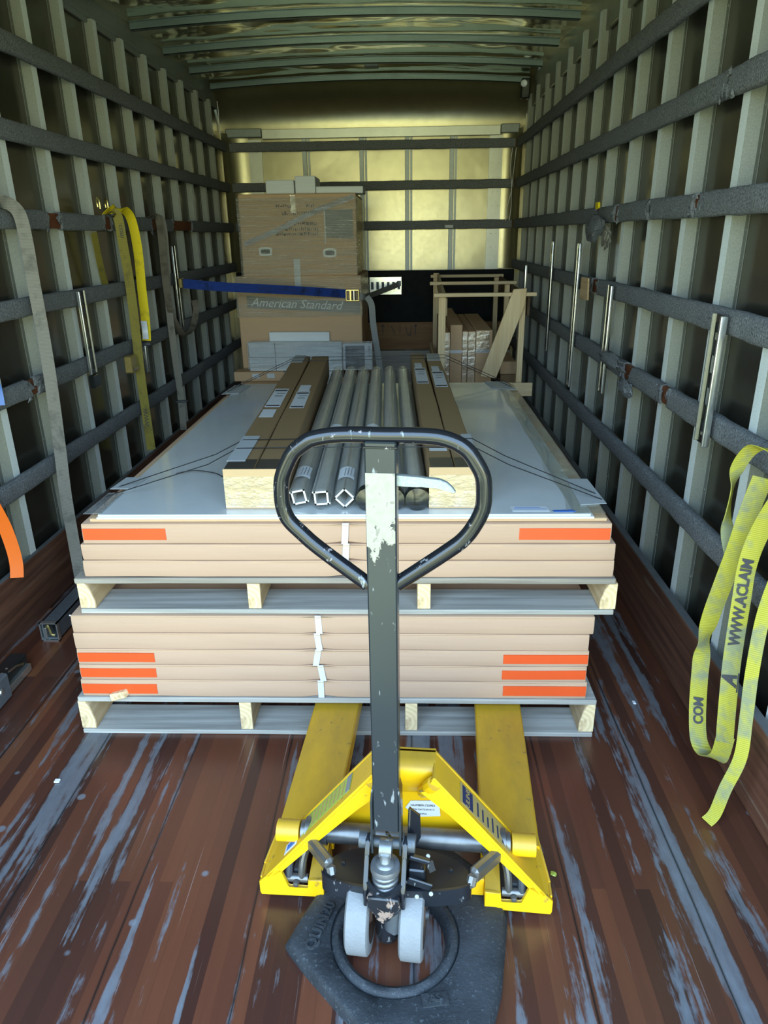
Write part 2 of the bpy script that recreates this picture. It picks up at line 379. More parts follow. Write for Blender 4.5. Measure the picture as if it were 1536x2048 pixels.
class MB:
    """collects shapes in world coordinates; build() links them as ONE mesh object"""
    def __init__(s, T=None): s.bm = bmesh.new(); s.T = T
    def v(s, p):
        p = Vector(p); return s.bm.verts.new(s.T @ p if s.T else p)
    def face(s, vs):
        try: return s.bm.faces.new(vs)
        except ValueError: return None
    def box(s, x0, x1, y0, y1, z0, z1, bev=0.0, M_=None, seg=1):
        vs = [s.v((M_ @ Vector(p)) if M_ else p) for p in [(x0,y0,z0),(x1,y0,z0),(x1,y1,z0),(x0,y1,z0),(x0,y0,z1),(x1,y0,z1),(x1,y1,z1),(x0,y1,z1)]]
        fs = [s.face([vs[i] for i in f]) for f in [(0,3,2,1),(4,5,6,7),(0,1,5,4),(1,2,6,5),(2,3,7,6),(3,0,4,7)]]
        if bev: s.bevel(vs, bev, seg)
        return s
    def bevel(s, vs, off, seg=1):
        es = {e for v in vs for e in v.link_edges}
        bmesh.ops.bevel(s.bm, geom=list(es), offset=off, segments=seg, affect='EDGES', profile=.5, clamp_overlap=True)
    def prism(s, pts, d, bev=0.0):
        """pts: planar polygon (3D), extruded by vector d"""
        d = Vector(d); a = [s.v(p) for p in pts]; b = [s.v(Vector(p)+d) for p in pts]; n = len(a)
        s.face(a[::-1]); s.face(b)
        for i in range(n): s.face([a[i], a[(i+1) % n], b[(i+1) % n], b[i]])
        if bev: s.bevel(a+b, bev)
        return s
    def bar(s, p, q, w, h, up_=(0, 0, 1), bev=0.0):
        """box beam from p to q, w across, h along up_"""
        p, q = Vector(p), Vector(q); d = (q-p); u = Vector(up_); x = d.cross(u).normalized(); u = x.cross(d).normalized()
        pts = [p + x*(a*w/2) + u*(b*h/2) for a, b in ((-1,-1),(1,-1),(1,1),(-1,1))]
        return s.prism(pts, d, bev)
    def tube(s, pts, r, n=16, closed=False, caps=True, rad=None):
        pts = [Vector(p) for p in pts]; k = len(pts); rings = []
        tn = []
        for i in range(k):
            a = pts[i-1] if (closed or i > 0) else pts[i]; b = pts[(i+1) % k] if (closed or i < k-1) else pts[i]
            tn.append((b-a).normalized())
        ref = Vector((0, 0, 1)) if abs(tn[0].z) < .9 else Vector((1, 0, 0))
        u = tn[0].cross(ref).normalized()
        for i in range(k):
            u = (u - tn[i]*u.dot(tn[i])).normalized(); w = tn[i].cross(u)
            rr = rad[i] if rad else r
            rings.append([s.v(pts[i] + u*math.cos(t)*rr + w*math.sin(t)*rr) for t in [2*PI*j/n for j in range(n)]])
        for i in range(k if closed else k-1):
            A, B = rings[i], rings[(i+1) % k]
            for j in range(n): s.face([A[j], A[(j+1) % n], B[(j+1) % n], B[j]])
        if caps and not closed: s.face(rings[0][::-1]); s.face(rings[-1])
        return s
    def cyl(s, p, q, r, n=24, r2=None): return s.tube([p, q], r, n, rad=[r, r if r2 is None else r2])
    def lathe(s, prof, c, ax=(0, 0, 1), n=40):
        """prof: list of (radius, height) along axis ax from point c"""
        c = Vector(c); ax = Vector(ax).normalized(); ref = Vector((0, 0, 1)) if abs(ax.z) < .9 else Vector((1, 0, 0))
        u = ax.cross(ref).normalized(); w = ax.cross(u); rings = []
        for r, h in prof:
            rings.append([s.v(c + ax*h + (u*math.cos(t)+w*math.sin(t))*r) for t in [2*PI*j/n for j in range(n)]] if r > 1e-6 else [s.v(c+ax*h)])
        for A, B in zip(rings, rings[1:]):
            for j in range(n):
                k = (j+1) % n
                if len(A) == 1 and len(B) == 1: continue
                if len(A) == 1: s.face([A[0], B[k], B[j]])
                elif len(B) == 1: s.face([A[j], A[k], B[0]])
                else: s.face([A[j], A[k], B[k], B[j]])
        return s
    def sub(s, axis, cuts):
        n = Vector([1 if i == axis else 0 for i in range(3)])
        for c in cuts:
            bmesh.ops.bisect_plane(s.bm, geom=s.bm.verts[:]+s.bm.edges[:]+s.bm.faces[:], plane_co=n*c, plane_no=n)
        return s
    def wob(s, amp, sc, seed=0.0, mask=(1, 1, 1)):
        for v in s.bm.verts:
            p = Vector(v.co)*sc + Vector((seed, seed*1.7, -seed))
            d = noise.noise_vector(p)*amp
            v.co += Vector((d.x*mask[0], d.y*mask[1], d.z*mask[2]))
        return s
    def build(s, name, mat, parent=None, smooth=35, label=None):
        bmesh.ops.remove_doubles(s.bm, verts=s.bm.verts[:], dist=1e-6)
        bmesh.ops.recalc_face_normals(s.bm, faces=s.bm.faces[:])
        me = bpy.data.meshes.new(name)
        cs = [v.co for v in s.bm.verts]
        lo = Vector([min(c[i] for c in cs) for i in range(3)]); hi = Vector([max(c[i] for c in cs) for i in range(3)])
        c = (lo+hi)/2
        for v in s.bm.verts: v.co -= c
        s.bm.to_mesh(me); s.bm.free()
        me.materials.append(M[mat] if isinstance(mat, str) else mat)
        if smooth:
            for p in me.polygons: p.use_smooth = True
            me.set_sharp_from_angle(angle=math.radians(smooth))
        o = bpy.data.objects.new(name, me); COL.objects.link(o); o.location = c
        WM[o.name] = Matrix.Translation(c)
        if parent:
            o.parent = parent; o.matrix_parent_inverse = wmat(parent).inverted()
        if label: o['label'] = label
        return o

def thing(name, label, cat, loc, group=None, rotz=0):
    o = bpy.data.objects.new(name, None); COL.objects.link(o); o.empty_display_size = .05
    o.location = loc; o.rotation_euler = (0, 0, rotz)
    WM[o.name] = Matrix.Translation(Vector(loc)) @ Matrix.Rotation(rotz, 4, 'Z')
    o['label'] = label; o['category'] = cat
    if group: o['group'] = group
    return o
def tag(o, label, cat, group=None, kind=None):
    o['label'] = label; o['category'] = cat
    if group: o['group'] = group
    if kind: o['kind'] = kind
    return o
def struct(o): o['kind'] = 'structure'; return o

def cat_rom(P, n=8):
    P = [Vector(p) for p in P]; out = []
    for i in range(len(P)-1):
        a, b, c, d = P[max(i-1, 0)], P[i], P[i+1], P[min(i+2, len(P)-1)]
        for k in range(n):
            t = k/n
            out.append(.5*((2*b)+(-a+c)*t+(2*a-5*b+4*c-d)*t*t+(-a+3*b-3*c+d)*t**3))
    out.append(P[-1]); return out

class Ribbon:
    """webbing: path points with an across-width vector at each"""
    def __init__(s, pts, wid, width, th=.0022, n=8):
        s.P = cat_rom(pts, n); W = cat_rom(wid, n); s.hw = width/2; s.th = th; s.W = []; s.Nn = []
        for i, p in enumerate(s.P):
            t = (s.P[min(i+1, len(s.P)-1)]-s.P[max(i-1, 0)]).normalized(); w = W[i]-t*W[i].dot(t)
            w.normalize(); s.W.append(w); s.Nn.append(t.cross(w).normalized())
    def mesh(s, mb=None):
        mb = mb or MB(); rows = []
        for p, w, n_ in zip(s.P, s.W, s.Nn):
            a, b = p-w*s.hw, p+w*s.hw; e = n_*s.th/2
            rows.append([mb.v(a-e), mb.v(p-e), mb.v(b-e), mb.v(b+e), mb.v(p+e), mb.v(a+e)])
        for A, B in zip(rows, rows[1:]):
            for j in range(6): mb.face([A[j], A[(j+1) % 6], B[(j+1) % 6], B[j]])
        mb.face(rows[0][::-1]); mb.face(rows[-1]); return mb
    def at(s, d, t, off):
        """point at arc length d, across t (metres), off the face towards the viewer side"""
        L = 0
        for i in range(len(s.P)-1):
            l = (s.P[i+1]-s.P[i]).length
            if L+l >= d or i == len(s.P)-2:
                f = (d-L)/max(l, 1e-6); p = s.P[i].lerp(s.P[i+1], f); w = s.W[i].lerp(s.W[i+1], f).normalized(); n_ = s.Nn[i].lerp(s.Nn[i+1], f).normalized()
                sgn = 1 if n_.dot(Vector((0, 0, 1.45))-p) > 0 else -1
                return p + w*t + n_*sgn*off
            L += l

def text_mesh(body, size, shear=0, bold=0, align='CENTER'):
    c = bpy.data.curves.new('lettering_curve', 'FONT'); c.body = body; c.size = size; c.align_x = align; c.align_y = 'CENTER'; c.shear = shear; c.offset = bold
    c.resolution_u = 3
    o = bpy.data.objects.new('lettering_tmp', c); COL.objects.link(o)
    bpy.context.view_layer.update()
    dg = bpy.context.evaluated_depsgraph_get(); me = bpy.data.meshes.new_from_object(o.evaluated_get(dg))
    bpy.data.objects.remove(o); bpy.data.curves.remove(c); return me
def lettering(name, body, size, origin, xd, yd, mat, parent, th=.0012, shear=0, bold=0, fn=None, align='CENTER'):
    me = text_mesh(body, size, shear, bold, align); bm = bmesh.new(); bm.from_mesh(me); bpy.data.meshes.remove(me)
    mb = MB(); xd, yd = Vector(xd).normalized(), Vector(yd).normalized(); nn = xd.cross(yd).normalized(); o = Vector(origin)
    if not fn: fn = lambda x, y, z: o + xd*x + yd*y + nn*z
    vm = {}
    for v in bm.verts: vm[v] = mb.v(fn(v.co.x, v.co.y, .0006))
    vt = {v: mb.v(fn(v.co.x, v.co.y, .0006+th)) for v in bm.verts}
    for f in bm.faces: mb.face([vt[v] for v in f.verts])
    for e in bm.edges:
        if len(e.link_faces) == 1: mb.face([vm[e.verts[0]], vm[e.verts[1]], vt[e.verts[1]], vt[e.verts[0]]])
    bm.free(); return mb.build(name, mat, parent, smooth=0)

def quadplate(name, pts, mat, parent, th=.001, label=None, bev=0):
    """thin sticker or paper: four corners, thickness along its normal"""
    p = [Vector(q) for q in pts]; n_ = (p[1]-p[0]).cross(p[3]-p[0]).normalized()
    return MB().prism(p, n_*th, bev).build(name, mat, parent, label=label)

# ------------------------------------------------------------------ the truck box
XL, XR, YB, YF = -1.526, .949, 6.62, .22        # post faces, front bulkhead, tail end
SK = .040                                         # post depth
ZR = 2.545
RZ = [2.147, 1.840, 1.525, 1.203, .900, .560]     # tie rail heights

floor = struct(MB().box(-1.62, 1.04, YF, YB+.08, -.05, 0).build('floor', 'floor'))
wl = struct(MB().box(XL-SK-.02, XL-SK, YF, YB+.08, 0, ZR+.03).build('wall_left', 'aluminium_skin'))
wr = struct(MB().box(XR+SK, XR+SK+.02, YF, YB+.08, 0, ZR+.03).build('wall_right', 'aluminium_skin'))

def post(sx, yc, wall, z0=0.0, z1=2.448):
    """hat section post; sx = +1 post stands proud towards +x (left wall)"""
    base = XL-SK if sx > 0 else XR+SK
    prof = [(-.054, .0006), (-.054, .0035), (-.034, .0035), (-.0235, SK), (.0235, SK), (.034, .0035), (.054, .0035), (.054, .0006)]
    mb = MB(); mb.prism([(base+sx*d, yc+y, z0) for y, d in prof], (0, 0, z1-z0))
    z = z0+.33
    while z < z1-.05:
        for yy in (-.044, .044):
            mb.lathe([(.0048, 0), (.0038, .0022), (0, .003)], (base+sx*.0035, yc+yy, z), (sx, 0, 0), 6)
        z += .16
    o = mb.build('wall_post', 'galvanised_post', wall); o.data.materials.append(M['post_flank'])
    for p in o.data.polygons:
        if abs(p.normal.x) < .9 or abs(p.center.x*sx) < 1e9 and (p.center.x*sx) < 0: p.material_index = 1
    return o
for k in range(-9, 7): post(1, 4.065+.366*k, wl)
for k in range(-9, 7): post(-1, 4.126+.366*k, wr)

# kickboards along the floor
def kick(name, x0, x1):
    b = struct(MB().box(x0, x1, YF, YB, 0, .258, .004).build(name, 'kick'))
    MB().box(x0+.003, x1-.003, YF+.01, YB-.01, .2575, .261).build('board_top_edge', 'kick_top', b, label='grey dusty top edge')
kick('baseboard_left', XL-.006, XL+.016)
kick('baseboard_right', XR-.044, XR-.012)
# top rails that carry the roof
struct(MB().box(XL-SK+.001, XL-SK+.020, YF, YB, 2.43, ZR+.02, .003).build('trim_1', 'galvanised_dull'))
struct(MB().box(XR+SK-.020, XR+SK-.001, YF, YB, 2.36, ZR+.02, .003).build('trim_2', 'aluminium_bright'))

# roof sheet: arched, slack between the bows and dented
BOWS = [4.575-.572*k for k in range(8, -4, -1)]
BOWS = [b for b in BOWS if b < 6.35]
def arch(x):
    t = (x-(XL+XR)/2)/((XR-XL)/2); return .044*(1-t*t)
def roof():
    mb = MB(); nx, ny = 72, 210; y0, y1 = YF, 6.30; grid = []
    for j in range(ny+1):
        y = y0+(y1-y0)*j/ny
        d = min(abs(y-b) for b in BOWS); sag = min(d/.286, 1)
        row = []
        for i in range(nx+1):
            x = XL-.03+(XR-XL+.06)*i/nx
            p = Vector((x*1.3, y*3.2, 0)); q = Vector((x*5, y*9, 3))
            z = ZR+.022+arch(x) + sag*(.026*noise.noise(p)+.009*noise.noise(q)) - .010*math.sin(sag*PI/2)
            row.append(mb.v((x, y, z)))
        grid.append(row)
    for j in range(ny):
        for i in range(nx): mb.face([grid[j][i], grid[j][i+1], grid[j+1][i+1], grid[j+1][i]])
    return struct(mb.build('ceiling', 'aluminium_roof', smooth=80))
ceil = roof()
for b in BOWS:
    mb = MB(); n = 24
    for y0, y1, za, zb in ((b-.024, b-.021, -.030, .012), (b-.024, b+.016, -.030, -.027), (b-.034, b-.021, .006, .010)):
        A = []
        for i in range(n+1):
            x = XL+.012+(XR-XL-.024)*i/n; z = ZR+arch(x)
            A.append([mb.v((x, y0, z+za)), mb.v((x, y1, z+za)), mb.v((x, y1, z+zb)), mb.v((x, y0, z+zb))])
        for P, Q in zip(A, A[1:]):
            for j in range(4): mb.face([P[j], P[(j+1) % 4], Q[(j+1) % 4], Q[j]])
        mb.face(A[0][::-1]); mb.face(A[-1])
    mb.build('roof_bow', 'galvanised_bow', ceil, label='galvanised cross bow under the roof sheet')
tag(MB().box(-.30, -.20, 5.88, 5.97, 2.574, 2.594, .004).build('roof_vent_cover', 'galvanised_dull'), 'small square grey plate on the roof sheet near the front end', 'vent')

# front bulkhead
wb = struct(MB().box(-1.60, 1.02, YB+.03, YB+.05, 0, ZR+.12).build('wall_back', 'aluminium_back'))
for x in (-.847, -.368, .014, .389):
    mb = MB(); mb.box(x-.026, x+.010, YB+.004, YB+.030, .3, 2.205, .003)
    mb.box(x+.018, x+.036, YB+.022, YB+.030, .3, 2.205)
    for z in [.9+.12*k for k in range(11)]: mb.lathe([(.004, 0), (0, .002)], (x+.027, YB+.022, z), (0, -1, 0), 6)
    mb.build('wall_post', 'galvanised_post', wb)
def corner(sx, xa, xb, xc):
    """riveted strip xa..xb then a rounded corner sheet out to xc on the side wall"""
    mb = MB(); mb.box(min(xa, xb), max(xa, xb), YB+.010, YB+.024, .3, 2.205)
    for z in [.9+.11*k for k in range(12)]:
        for xx in (xa+(xb-xa)*.35, xa+(xb-xa)*.75): mb.lathe([(.0045, 0), (0, .002)], (xx, YB+.010, z), (0, -1, 0), 6)
    mb.build('corner_strip', 'aluminium_bright', wb)
    mb = MB(); A = []
    for i in range(13):
        t = i/12*PI/2; A.append((xb+(xc-xb)*math.sin(t), YB+.020-.13*(1-math.cos(t))))
    R_ = [[mb.v((x, y, z)) for z in (1.165, 2.25)] for x, y in A]
    for P, Q in zip(R_, R_[1:]): mb.face([P[0], Q[0], Q[1], P[1]])
    mb.build('rounded_corner', 'aluminium_back', wb, smooth=60)
corner(1, .690, .800, .945); corner(-1, -1.215, -1.325, -1.52)
# beam and curved cove above it
struct(MB().box(-1.20, .775, YB-.02, YB+.03, 2.205, 2.278, .003).build('trim_3', 'aluminium_bright'))
for nm, a, b in (('trim_4', -1.50, -1.20), ('trim_6', .775, .93)):
    struct(MB().box(a, b, YB-.035, YB+.03, 2.218, 2.285, .006).build(nm, 'galvanised_dull'))
# roll-up door added under the roof, out of view, to cut the incoming daylight
door = MB()
for i in range(3): door.box(-1.44, .86, .24+.52*i, .752+.52*i, 2.40, 2.422, .004)
door = struct(door.build('shade_door_1', 'shade_door_grey'))
for x in (-1.475, .88): MB().box(x, x+.028, .24, 1.85, 2.385, 2.435).build('shade_door_track', 'galvanised_dull', door)
mb = MB(); rows = []
for i in range(15):
    t = i/14; y = 6.28+.36*math.sin(t*PI/2); 
    z0 = ZR+.024 - (ZR+.024-2.275)*(1-math.cos(t*PI/2))
    rows.append([mb.v((x, y, z0+arch(x)*(1-t)+.005*noise.noise(Vector((x*3, t*2, 5))))) for x in [XL-.03+(XR-XL+.06)*k/30 for k in range(31)]])
for A, B in zip(rows, rows[1:]):
    for k in range(30): mb.face([A[k], A[k+1], B[k+1], B[k]])
struct(mb.build('trim_5', 'aluminium_back', smooth=80))
# tall dark corners behind the rounded sheets are closed by the side walls

# lower part of the bulkhead: cloth, plywood, board
tag(MB().box(-1.50, .935, YB-.075, YB-.050, .722, 1.160, .003).wob(.004, 3).build('black_felt_panel', 'black_cloth'),
    'wide black felt panel across the front bulkhead above the plywood', 'panel')
tag(MB().box(-1.50, .935, YB-.070, YB-.040, .478, .720, .003).build('plywood_strip', 'plywood'),
    'brown plywood strip under the black felt panel on the bulkhead', 'board')
sk_ = thing('stencilled_arrow_marks', 'dark hand-drawn arrow and curl marks on the brown plywood strip', 'marking', (-.10, YB-.072, .66))
mb = MB()
for p, q in (((-.185,.70),(-.185,.62)),((-.185,.70),(-.20,.675)),((-.185,.70),(-.170,.675)),((-.11,.69),(-.075,.62)),((-.03,.70),(-.03,.625)),((.11,.70),(.11,.61)),((.11,.70),(.095,.675)),((.11,.70),(.125,.675)),((.02,.69),(.035,.62)),((.035,.62),(.06,.60)),((.06,.60),(.075,.69))):
    mb.bar((p[0]-.03, YB-.0705, p[1]), (q[0]-.03, YB-.0705, q[1]), .006, .001, (0, 1, 0))
mb.build('stroke', 'print_ink', sk_)
tag(MB().box(-1.50, .935, YB-.085, YB-.045, .0, .470, .004).build('bulkhead_kickboard', 'pale_weathered_x'),
    'pale grey weathered board at the foot of the front bulkhead', 'board')
et = thing('logistic_track', 'short horizontal slotted steel track on the black felt panel', 'rail', (-.18, YB-.08, 1.03))
def etrack_h(x0, x1, z0, z1, y, par):
    mb = MB(); h = z1-z0
    mb.box(x0, x1, y-.004, y, z0, z0+h*.28, .001).box(x0, x1, y-.004, y, z1-h*.28, z1, .001)
    n = 6; w = (x1-x0)/n
    for i in range(n+1): mb.box(x0+i*w-.012 if i else x0, x0+i*w+.012 if i < n else x1, y-.004, y, z0+h*.27, z1-h*.27)
    mb.box(x0, x1, y-.016, y-.004, z0-.004, z0+.004).box(x0, x1, y-.016, y-.004, z1-.004, z1+.004)
    mb.build('slotted_plate', 'zinc', par)
etrack_h(-.325, -.045, .965, 1.103, YB-.077, et)
MB().box(-.322, -.048, YB-.0765, YB-.074, .97, 1.098).build('backing', 'dark_steel', et)

# ------------------------------------------------------------------ padded tie rails
ordn = ['topmost', 'second from the top', 'third from the top', 'fourth from the top', 'fifth from the top', 'lowest']
def rail(side, i, gaps=(), a=YF+.1, b=YB-.06):
    z = RZ[i]
    xi = XL if side == 'left' else XR
    s_ = 1 if side == 'left' else -1
    lab = 'grey carpeted tie rail on the %s wall, %s' % (side, ordn[i])
    if gaps: lab += ', torn to wood'
    t = thing('padded_rail', lab, 'rail', (xi+s_*.02, (a+b)/2, z), 'padded tie rails on the %s wall' % side)
    MB().box(min(xi+s_*.008, xi+s_*.026), max(xi+s_*.008, xi+s_*.026), a, b, z-.030, z+.030, .003).build('slat', 'rail_slat', t)
    cuts = [a]+[v for g in sorted(gaps) for v in g]+[b]
    for k in range(0, len(cuts), 2):
        y0, y1 = cuts[k], cuts[k+1]
        n = max(2, int((y1-y0)/.045)); mb = MB(); rows = []
        for j in range(n+1):
            y = y0+(y1-y0)*j/n; row = []
            end = (j == 0 and y0 != a) or (j == n and y1 != b)
            for q in range(16):
                th = 2*PI*q/16; cx, cz = math.cos(th), math.sin(th)
                rx = .019*math.copysign(abs(cx)**.55, cx); rz = .037*math.copysign(abs(cz)**.62, cz)
                p = Vector((rx*20+i, y*9, rz*20+z*5)); w = 1+.10*noise.noise(p)+.05*noise.noise(p*4)
                yy = y+(random.uniform(-.012, .012) if end else 0)
                row.append(mb.v((xi+s_*(.0195)+rx*w, yy, z+rz*w+.003*noise.noise(Vector((y*1.5, i, 0))))))
            rows.append(row)
        for A, B in zip(rows, rows[1:]):
            for q in range(16): mb.face([A[q], A[(q+1) % 16], B[(q+1) % 16], B[q]])
        mb.face(rows[0][::-1]); mb.face(rows[-1])
        mb.build('carpet_sleeve', 'carpet', t, smooth=60)
    # ragged flaps at the torn places
    for g in gaps:
        for e in g:
            mb = MB(); yc = e
            for _ in range(3):
                yy = yc+random.uniform(-.03, .03); zz = z+random.uniform(-.04, .03); w = random.uniform(.012, .030)
                P = [mb.v((xi+s_*(.030+random.uniform(0, .014)), yy+dx*w+random.uniform(-.008, .008), zz+dz*w+random.uniform(-.01, .01))) for dx, dz in ((-.6,-.6),(.5,-.7),(.7,.1),(.2,.6),(-.5,.5))]
                C_ = mb.v((xi+s_*.041, yy, zz))
                for q in range(5): mb.face([P[q], P[(q+1) % 5], C_])
            mb.build('torn_flap', 'carpet', t, smooth=0)
    return t
GL = {2: ((3.16, 3.28), (3.74, 3.84), (4.45, 4.60), (4.84, 5.30)), 4: ((2.76, 2.83),)}
GR = {1: ((2.335, 2.36),), 2: ((2.45, 2.50), (2.93, 2.96), (3.36, 3.43), (3.68, 3.76)), 3: ((3.60, 3.72),), 4: ((2.50, 2.58), (2.94, 3.05))}
for i in range(6): rail('left', i, GL.get(i, ()))
for i in range(6): rail('right', i, GR.get(i, ()))
for i in range(3):
    t = thing('padded_rail', 'dark grey carpet-wrapped tie rail across the front bulkhead, %s of three' % ('topmost', 'middle', 'lowest')[i], 'rail', (-.29, YB-.02, RZ[i]), 'padded tie rails on the front bulkhead')
    n = 60; mb = MB(); rows = []
    for j in range(n+1):
        x = XL+.05+(XR-XL-.1)*j/n; row = []
        for q in range(16):
            th = 2*PI*q/16; cx, cz = math.cos(th), math.sin(th)
            ry = .019*math.copysign(abs(cx)**.55, cx); rz = .036*math.copysign(abs(cz)**.62, cz)
            w = 1+.08*noise.noise(Vector((x*9, ry*20, rz*20+i*3)))
            row.append(mb.v((x, YB-.0195+ry*w, RZ[i]+rz*w)))
        rows.append(row)
    for A, B in zip(rows, rows[1:]):
        for q in range(16): mb.face([A[q], A[(q+1) % 16], B[(q+1) % 16], B[q]])
    mb.face(rows[0][::-1]); mb.face(rows[-1]); mb.build('carpet_sleeve', 'carpet', t, smooth=60)
    MB().box(XL+.045, XR-.045, YB-.026, YB-.012, RZ[i]-.028, RZ[i]+.028).build('slat', 'rail_slat', t)

def scrap(name, label, c, size, n, mat, mask=(.5, 1, 1)):
    """crumpled hanging scrap of padding"""
    mb = MB(); bmesh.ops.create_icosphere(mb.bm, subdivisions=3, radius=1)
    for v in mb.bm.verts:
        d = v.co.normalized(); k = 1+.55*noise.noise(d*2.3+Vector((n, 0, 0)))+.35*noise.noise(d*6+Vector((0, n, 0)))
        v.co = Vector((d.x*size[0]*k, d.y*size[1]*k, d.z*size[2]*k))+Vector(c)
    return tag(mb.build(name, mat, smooth=50), label, 'padding')
scrap('torn_padding', 'ragged clump of torn grey padding under the third rail of the right wall', (.880, 3.62, 1.465), (.018, .16, .05), 3, 'carpet')
scrap('torn_padding', 'small brown knot of padding below the ragged clump on the right wall', (.884, 3.40, 1.425), (.014, .05, .04), 9, 'web_grey')
scrap('torn_padding', 'torn grey padding tuft over the fifth rail of the right wall', (.888, 3.15, .925), (.022, .17, .03), 5, 'carpet')
scrap('torn_padding', 'loose grey padding flap hanging under the fifth rail of the right wall', (.896, 2.93, .85), (.014, .09, .03), 12, 'carpet')
tag(MB().box(.868, .876, 3.60, 3.74, 1.14, 1.245, .004).wob(.006, 14).build('split_wood_scrap', 'fresh_y'), 'pale split scrap of wood nailed on the right wall rail', 'scrap')

# ------------------------------------------------------------------ vertical slotted tracks on the side walls
def vtrack(side, y, z0, z1, label, wide=.075, out=.021):
    s_ = 1 if side == 'left' else -1; xf = (XL+.042+.010) if side == 'left' else (XR-.042-.010)
    t = thing('vertical_track', label, 'rail', (xf, y, z0), 'vertical slotted tracks on the %s wall' % side)
    mb = MB(); x0, x1 = sorted((xf, xf+s_*.004)); ya, yb = y-wide/2, y+wide/2
    s0, s1 = y-.004, y+wide*.30                     # slot column
    mb.box(x0, x1, ya, s0, z0, z1).box(x0, x1, s1, yb, z0, z1)
    n = max(2, round((z1-z0)/.10)); st = (z1-z0)/n
    for i in range(n+1):
        a, b = max(z0, z0+i*st-.022), min(z1, z0+i*st+.022); mb.box(x0, x1, s0-.001, s1+.001, a, b)
    mb.build('slotted_plate', 'black_plastic', t)
    MB().box(*sorted((xf, xf+s_*out)), ya-.004, ya+.006, z0, z1, .003, seg=3).build('rolled_edge', 'zinc', t)
    MB().box(*sorted((xf, xf+s_*out*.5)), yb-.004, yb+.002, z0, z1, .001).build('far_edge', 'zinc', t)
    return t
vtrack('left', 3.305, .862, 1.234, 'bright slotted steel track on the left wall between the grey strap and the yellow strap', .075, .016)
vtrack('left', 4.735, .905, 1.404, 'bright slotted steel track on the left wall holding the blue strap', .075, .014)
vtrack('left', 4.005, .745, .896, 'short slotted steel track showing below the yellow strap', .05)
vtrack('right', 4.675, .744, 1.399, 'dark slotted track on the right wall just behind the crate board', .07, .010)
vtrack('right', 3.95, .658, 1.396, 'longest bright slotted track on the right wall', .075, .013)
vtrack('right', 3.285, .761, 1.232, 'bright slotted track on the right wall second nearest the door', .075, .014)
vtrack('right', 2.115, .847, 1.226, 'wide bright slotted track on the right wall nearest the door', .085)
vtrack('right', 5.61, 1.03, 1.228, 'short dark slotted track on the right wall nearest the front bulkhead', .05, .02)
tag(MB().box(-1.478, -1.452, 3.26, 3.335, .80, .858, .003).build('track_end_block', 'black_plastic'), 'black block under the bright track on the left wall', 'block')
# ------------------------------------------------------------------ the two pallets and their cartons
def pallet(name, label, x0, x1, y0, y1, z0, z1, stringers, group=None):
    t = thing(name, label, 'pallet', ((x0+x1)/2, (y0+y1)/2, z0), group)
    td = .017; bd = .015
    ys = []; n = 8; w = .14
    for i in range(n):
        y = y0+(y1-y0-w)*i/(n-1)
        mb = MB().box(x0+random.uniform(0, .012), x1-random.uniform(0, .012), y, y+w-(.01 if i else 0), z1-td, z1, .002).sub(0, [x0+(x1-x0)*k/12 for k in range(1, 12)]).wob(.0022, 6, i+z0*9, (.5, .6, .5))
        mb.build('deck_board', 'pale_weathered_x' if z0 < .1 else 'weathered_x', t)
    for i in range(4):
        y = y0+(y1-y0-.13)*i/3
        mb = MB().box(x0+.005, x1-random.uniform(0, .01), y, y+.13, z0, z0+bd, .002).sub(0, [x0+(x1-x0)*k/12 for k in range(1, 12)]).wob(.0016, 6, i+3+z0, (.5, .6, .3))
        mb.build('bottom_board', 'pale_weathered_x', t)
    for k, xc in enumerate(stringers):
        w = .038; za, zb = z0+bd, z1-td
        if k in (0, len(stringers)-1):        # outer stringers keep a waney, rounded outer edge
            s_ = 1 if k == 0 else -1; w = .046
            prof = [(xc-s_*w/2, za), (xc+s_*w/2, za), (xc+s_*w*.5, za+.3*(zb-za)), (xc+s_*w*.28, za+.75*(zb-za)), (xc+s_*w*.02, zb), (xc-s_*w/2, zb)]
        else: prof = [(xc-w/2, za), (xc+w/2, za), (xc+w/2, zb), (xc-w/2, zb)]
        st = MB().prism([(x, y0+.006, z) for x, z in prof], (0, y1-y0-.012, 0), .002).build('stringer', 'fresh_y', t)
        cx = [p[0] for p in prof]
        MB().prism([(x+(xc-x)*.06, y0+.0058, z+((za+zb)/2-z)*.05) for x, z in prof], (0, -.0012, 0)).build('sawn_end', 'end_grain', st, label='pale sawn end of the stringer')
    return t
pallet('wooden_pallet', 'lower wooden pallet standing on the floor with the yellow forks under it', -1.025, .572, 1.805, 3.72, 0, .136, (-1.0, -.500, .012, .548), 'pallets under the flat cartons')
pallet('wooden_pallet', 'upper wooden pallet standing on the lower stack of flat cartons', -.956, .595, 1.800, 3.71, .431, .546, (-.930, -.440, .048, .570), 'pallets under the flat cartons')
tag(MB().bar((-.905, 1.803, .143), (-.855, 1.797, .158), .028, .022, bev=.003).wob(.004, 40).build('wood_chip', 'end_grain'), 'splintered wood chip on the front edge of the lower pallet', 'scrap')

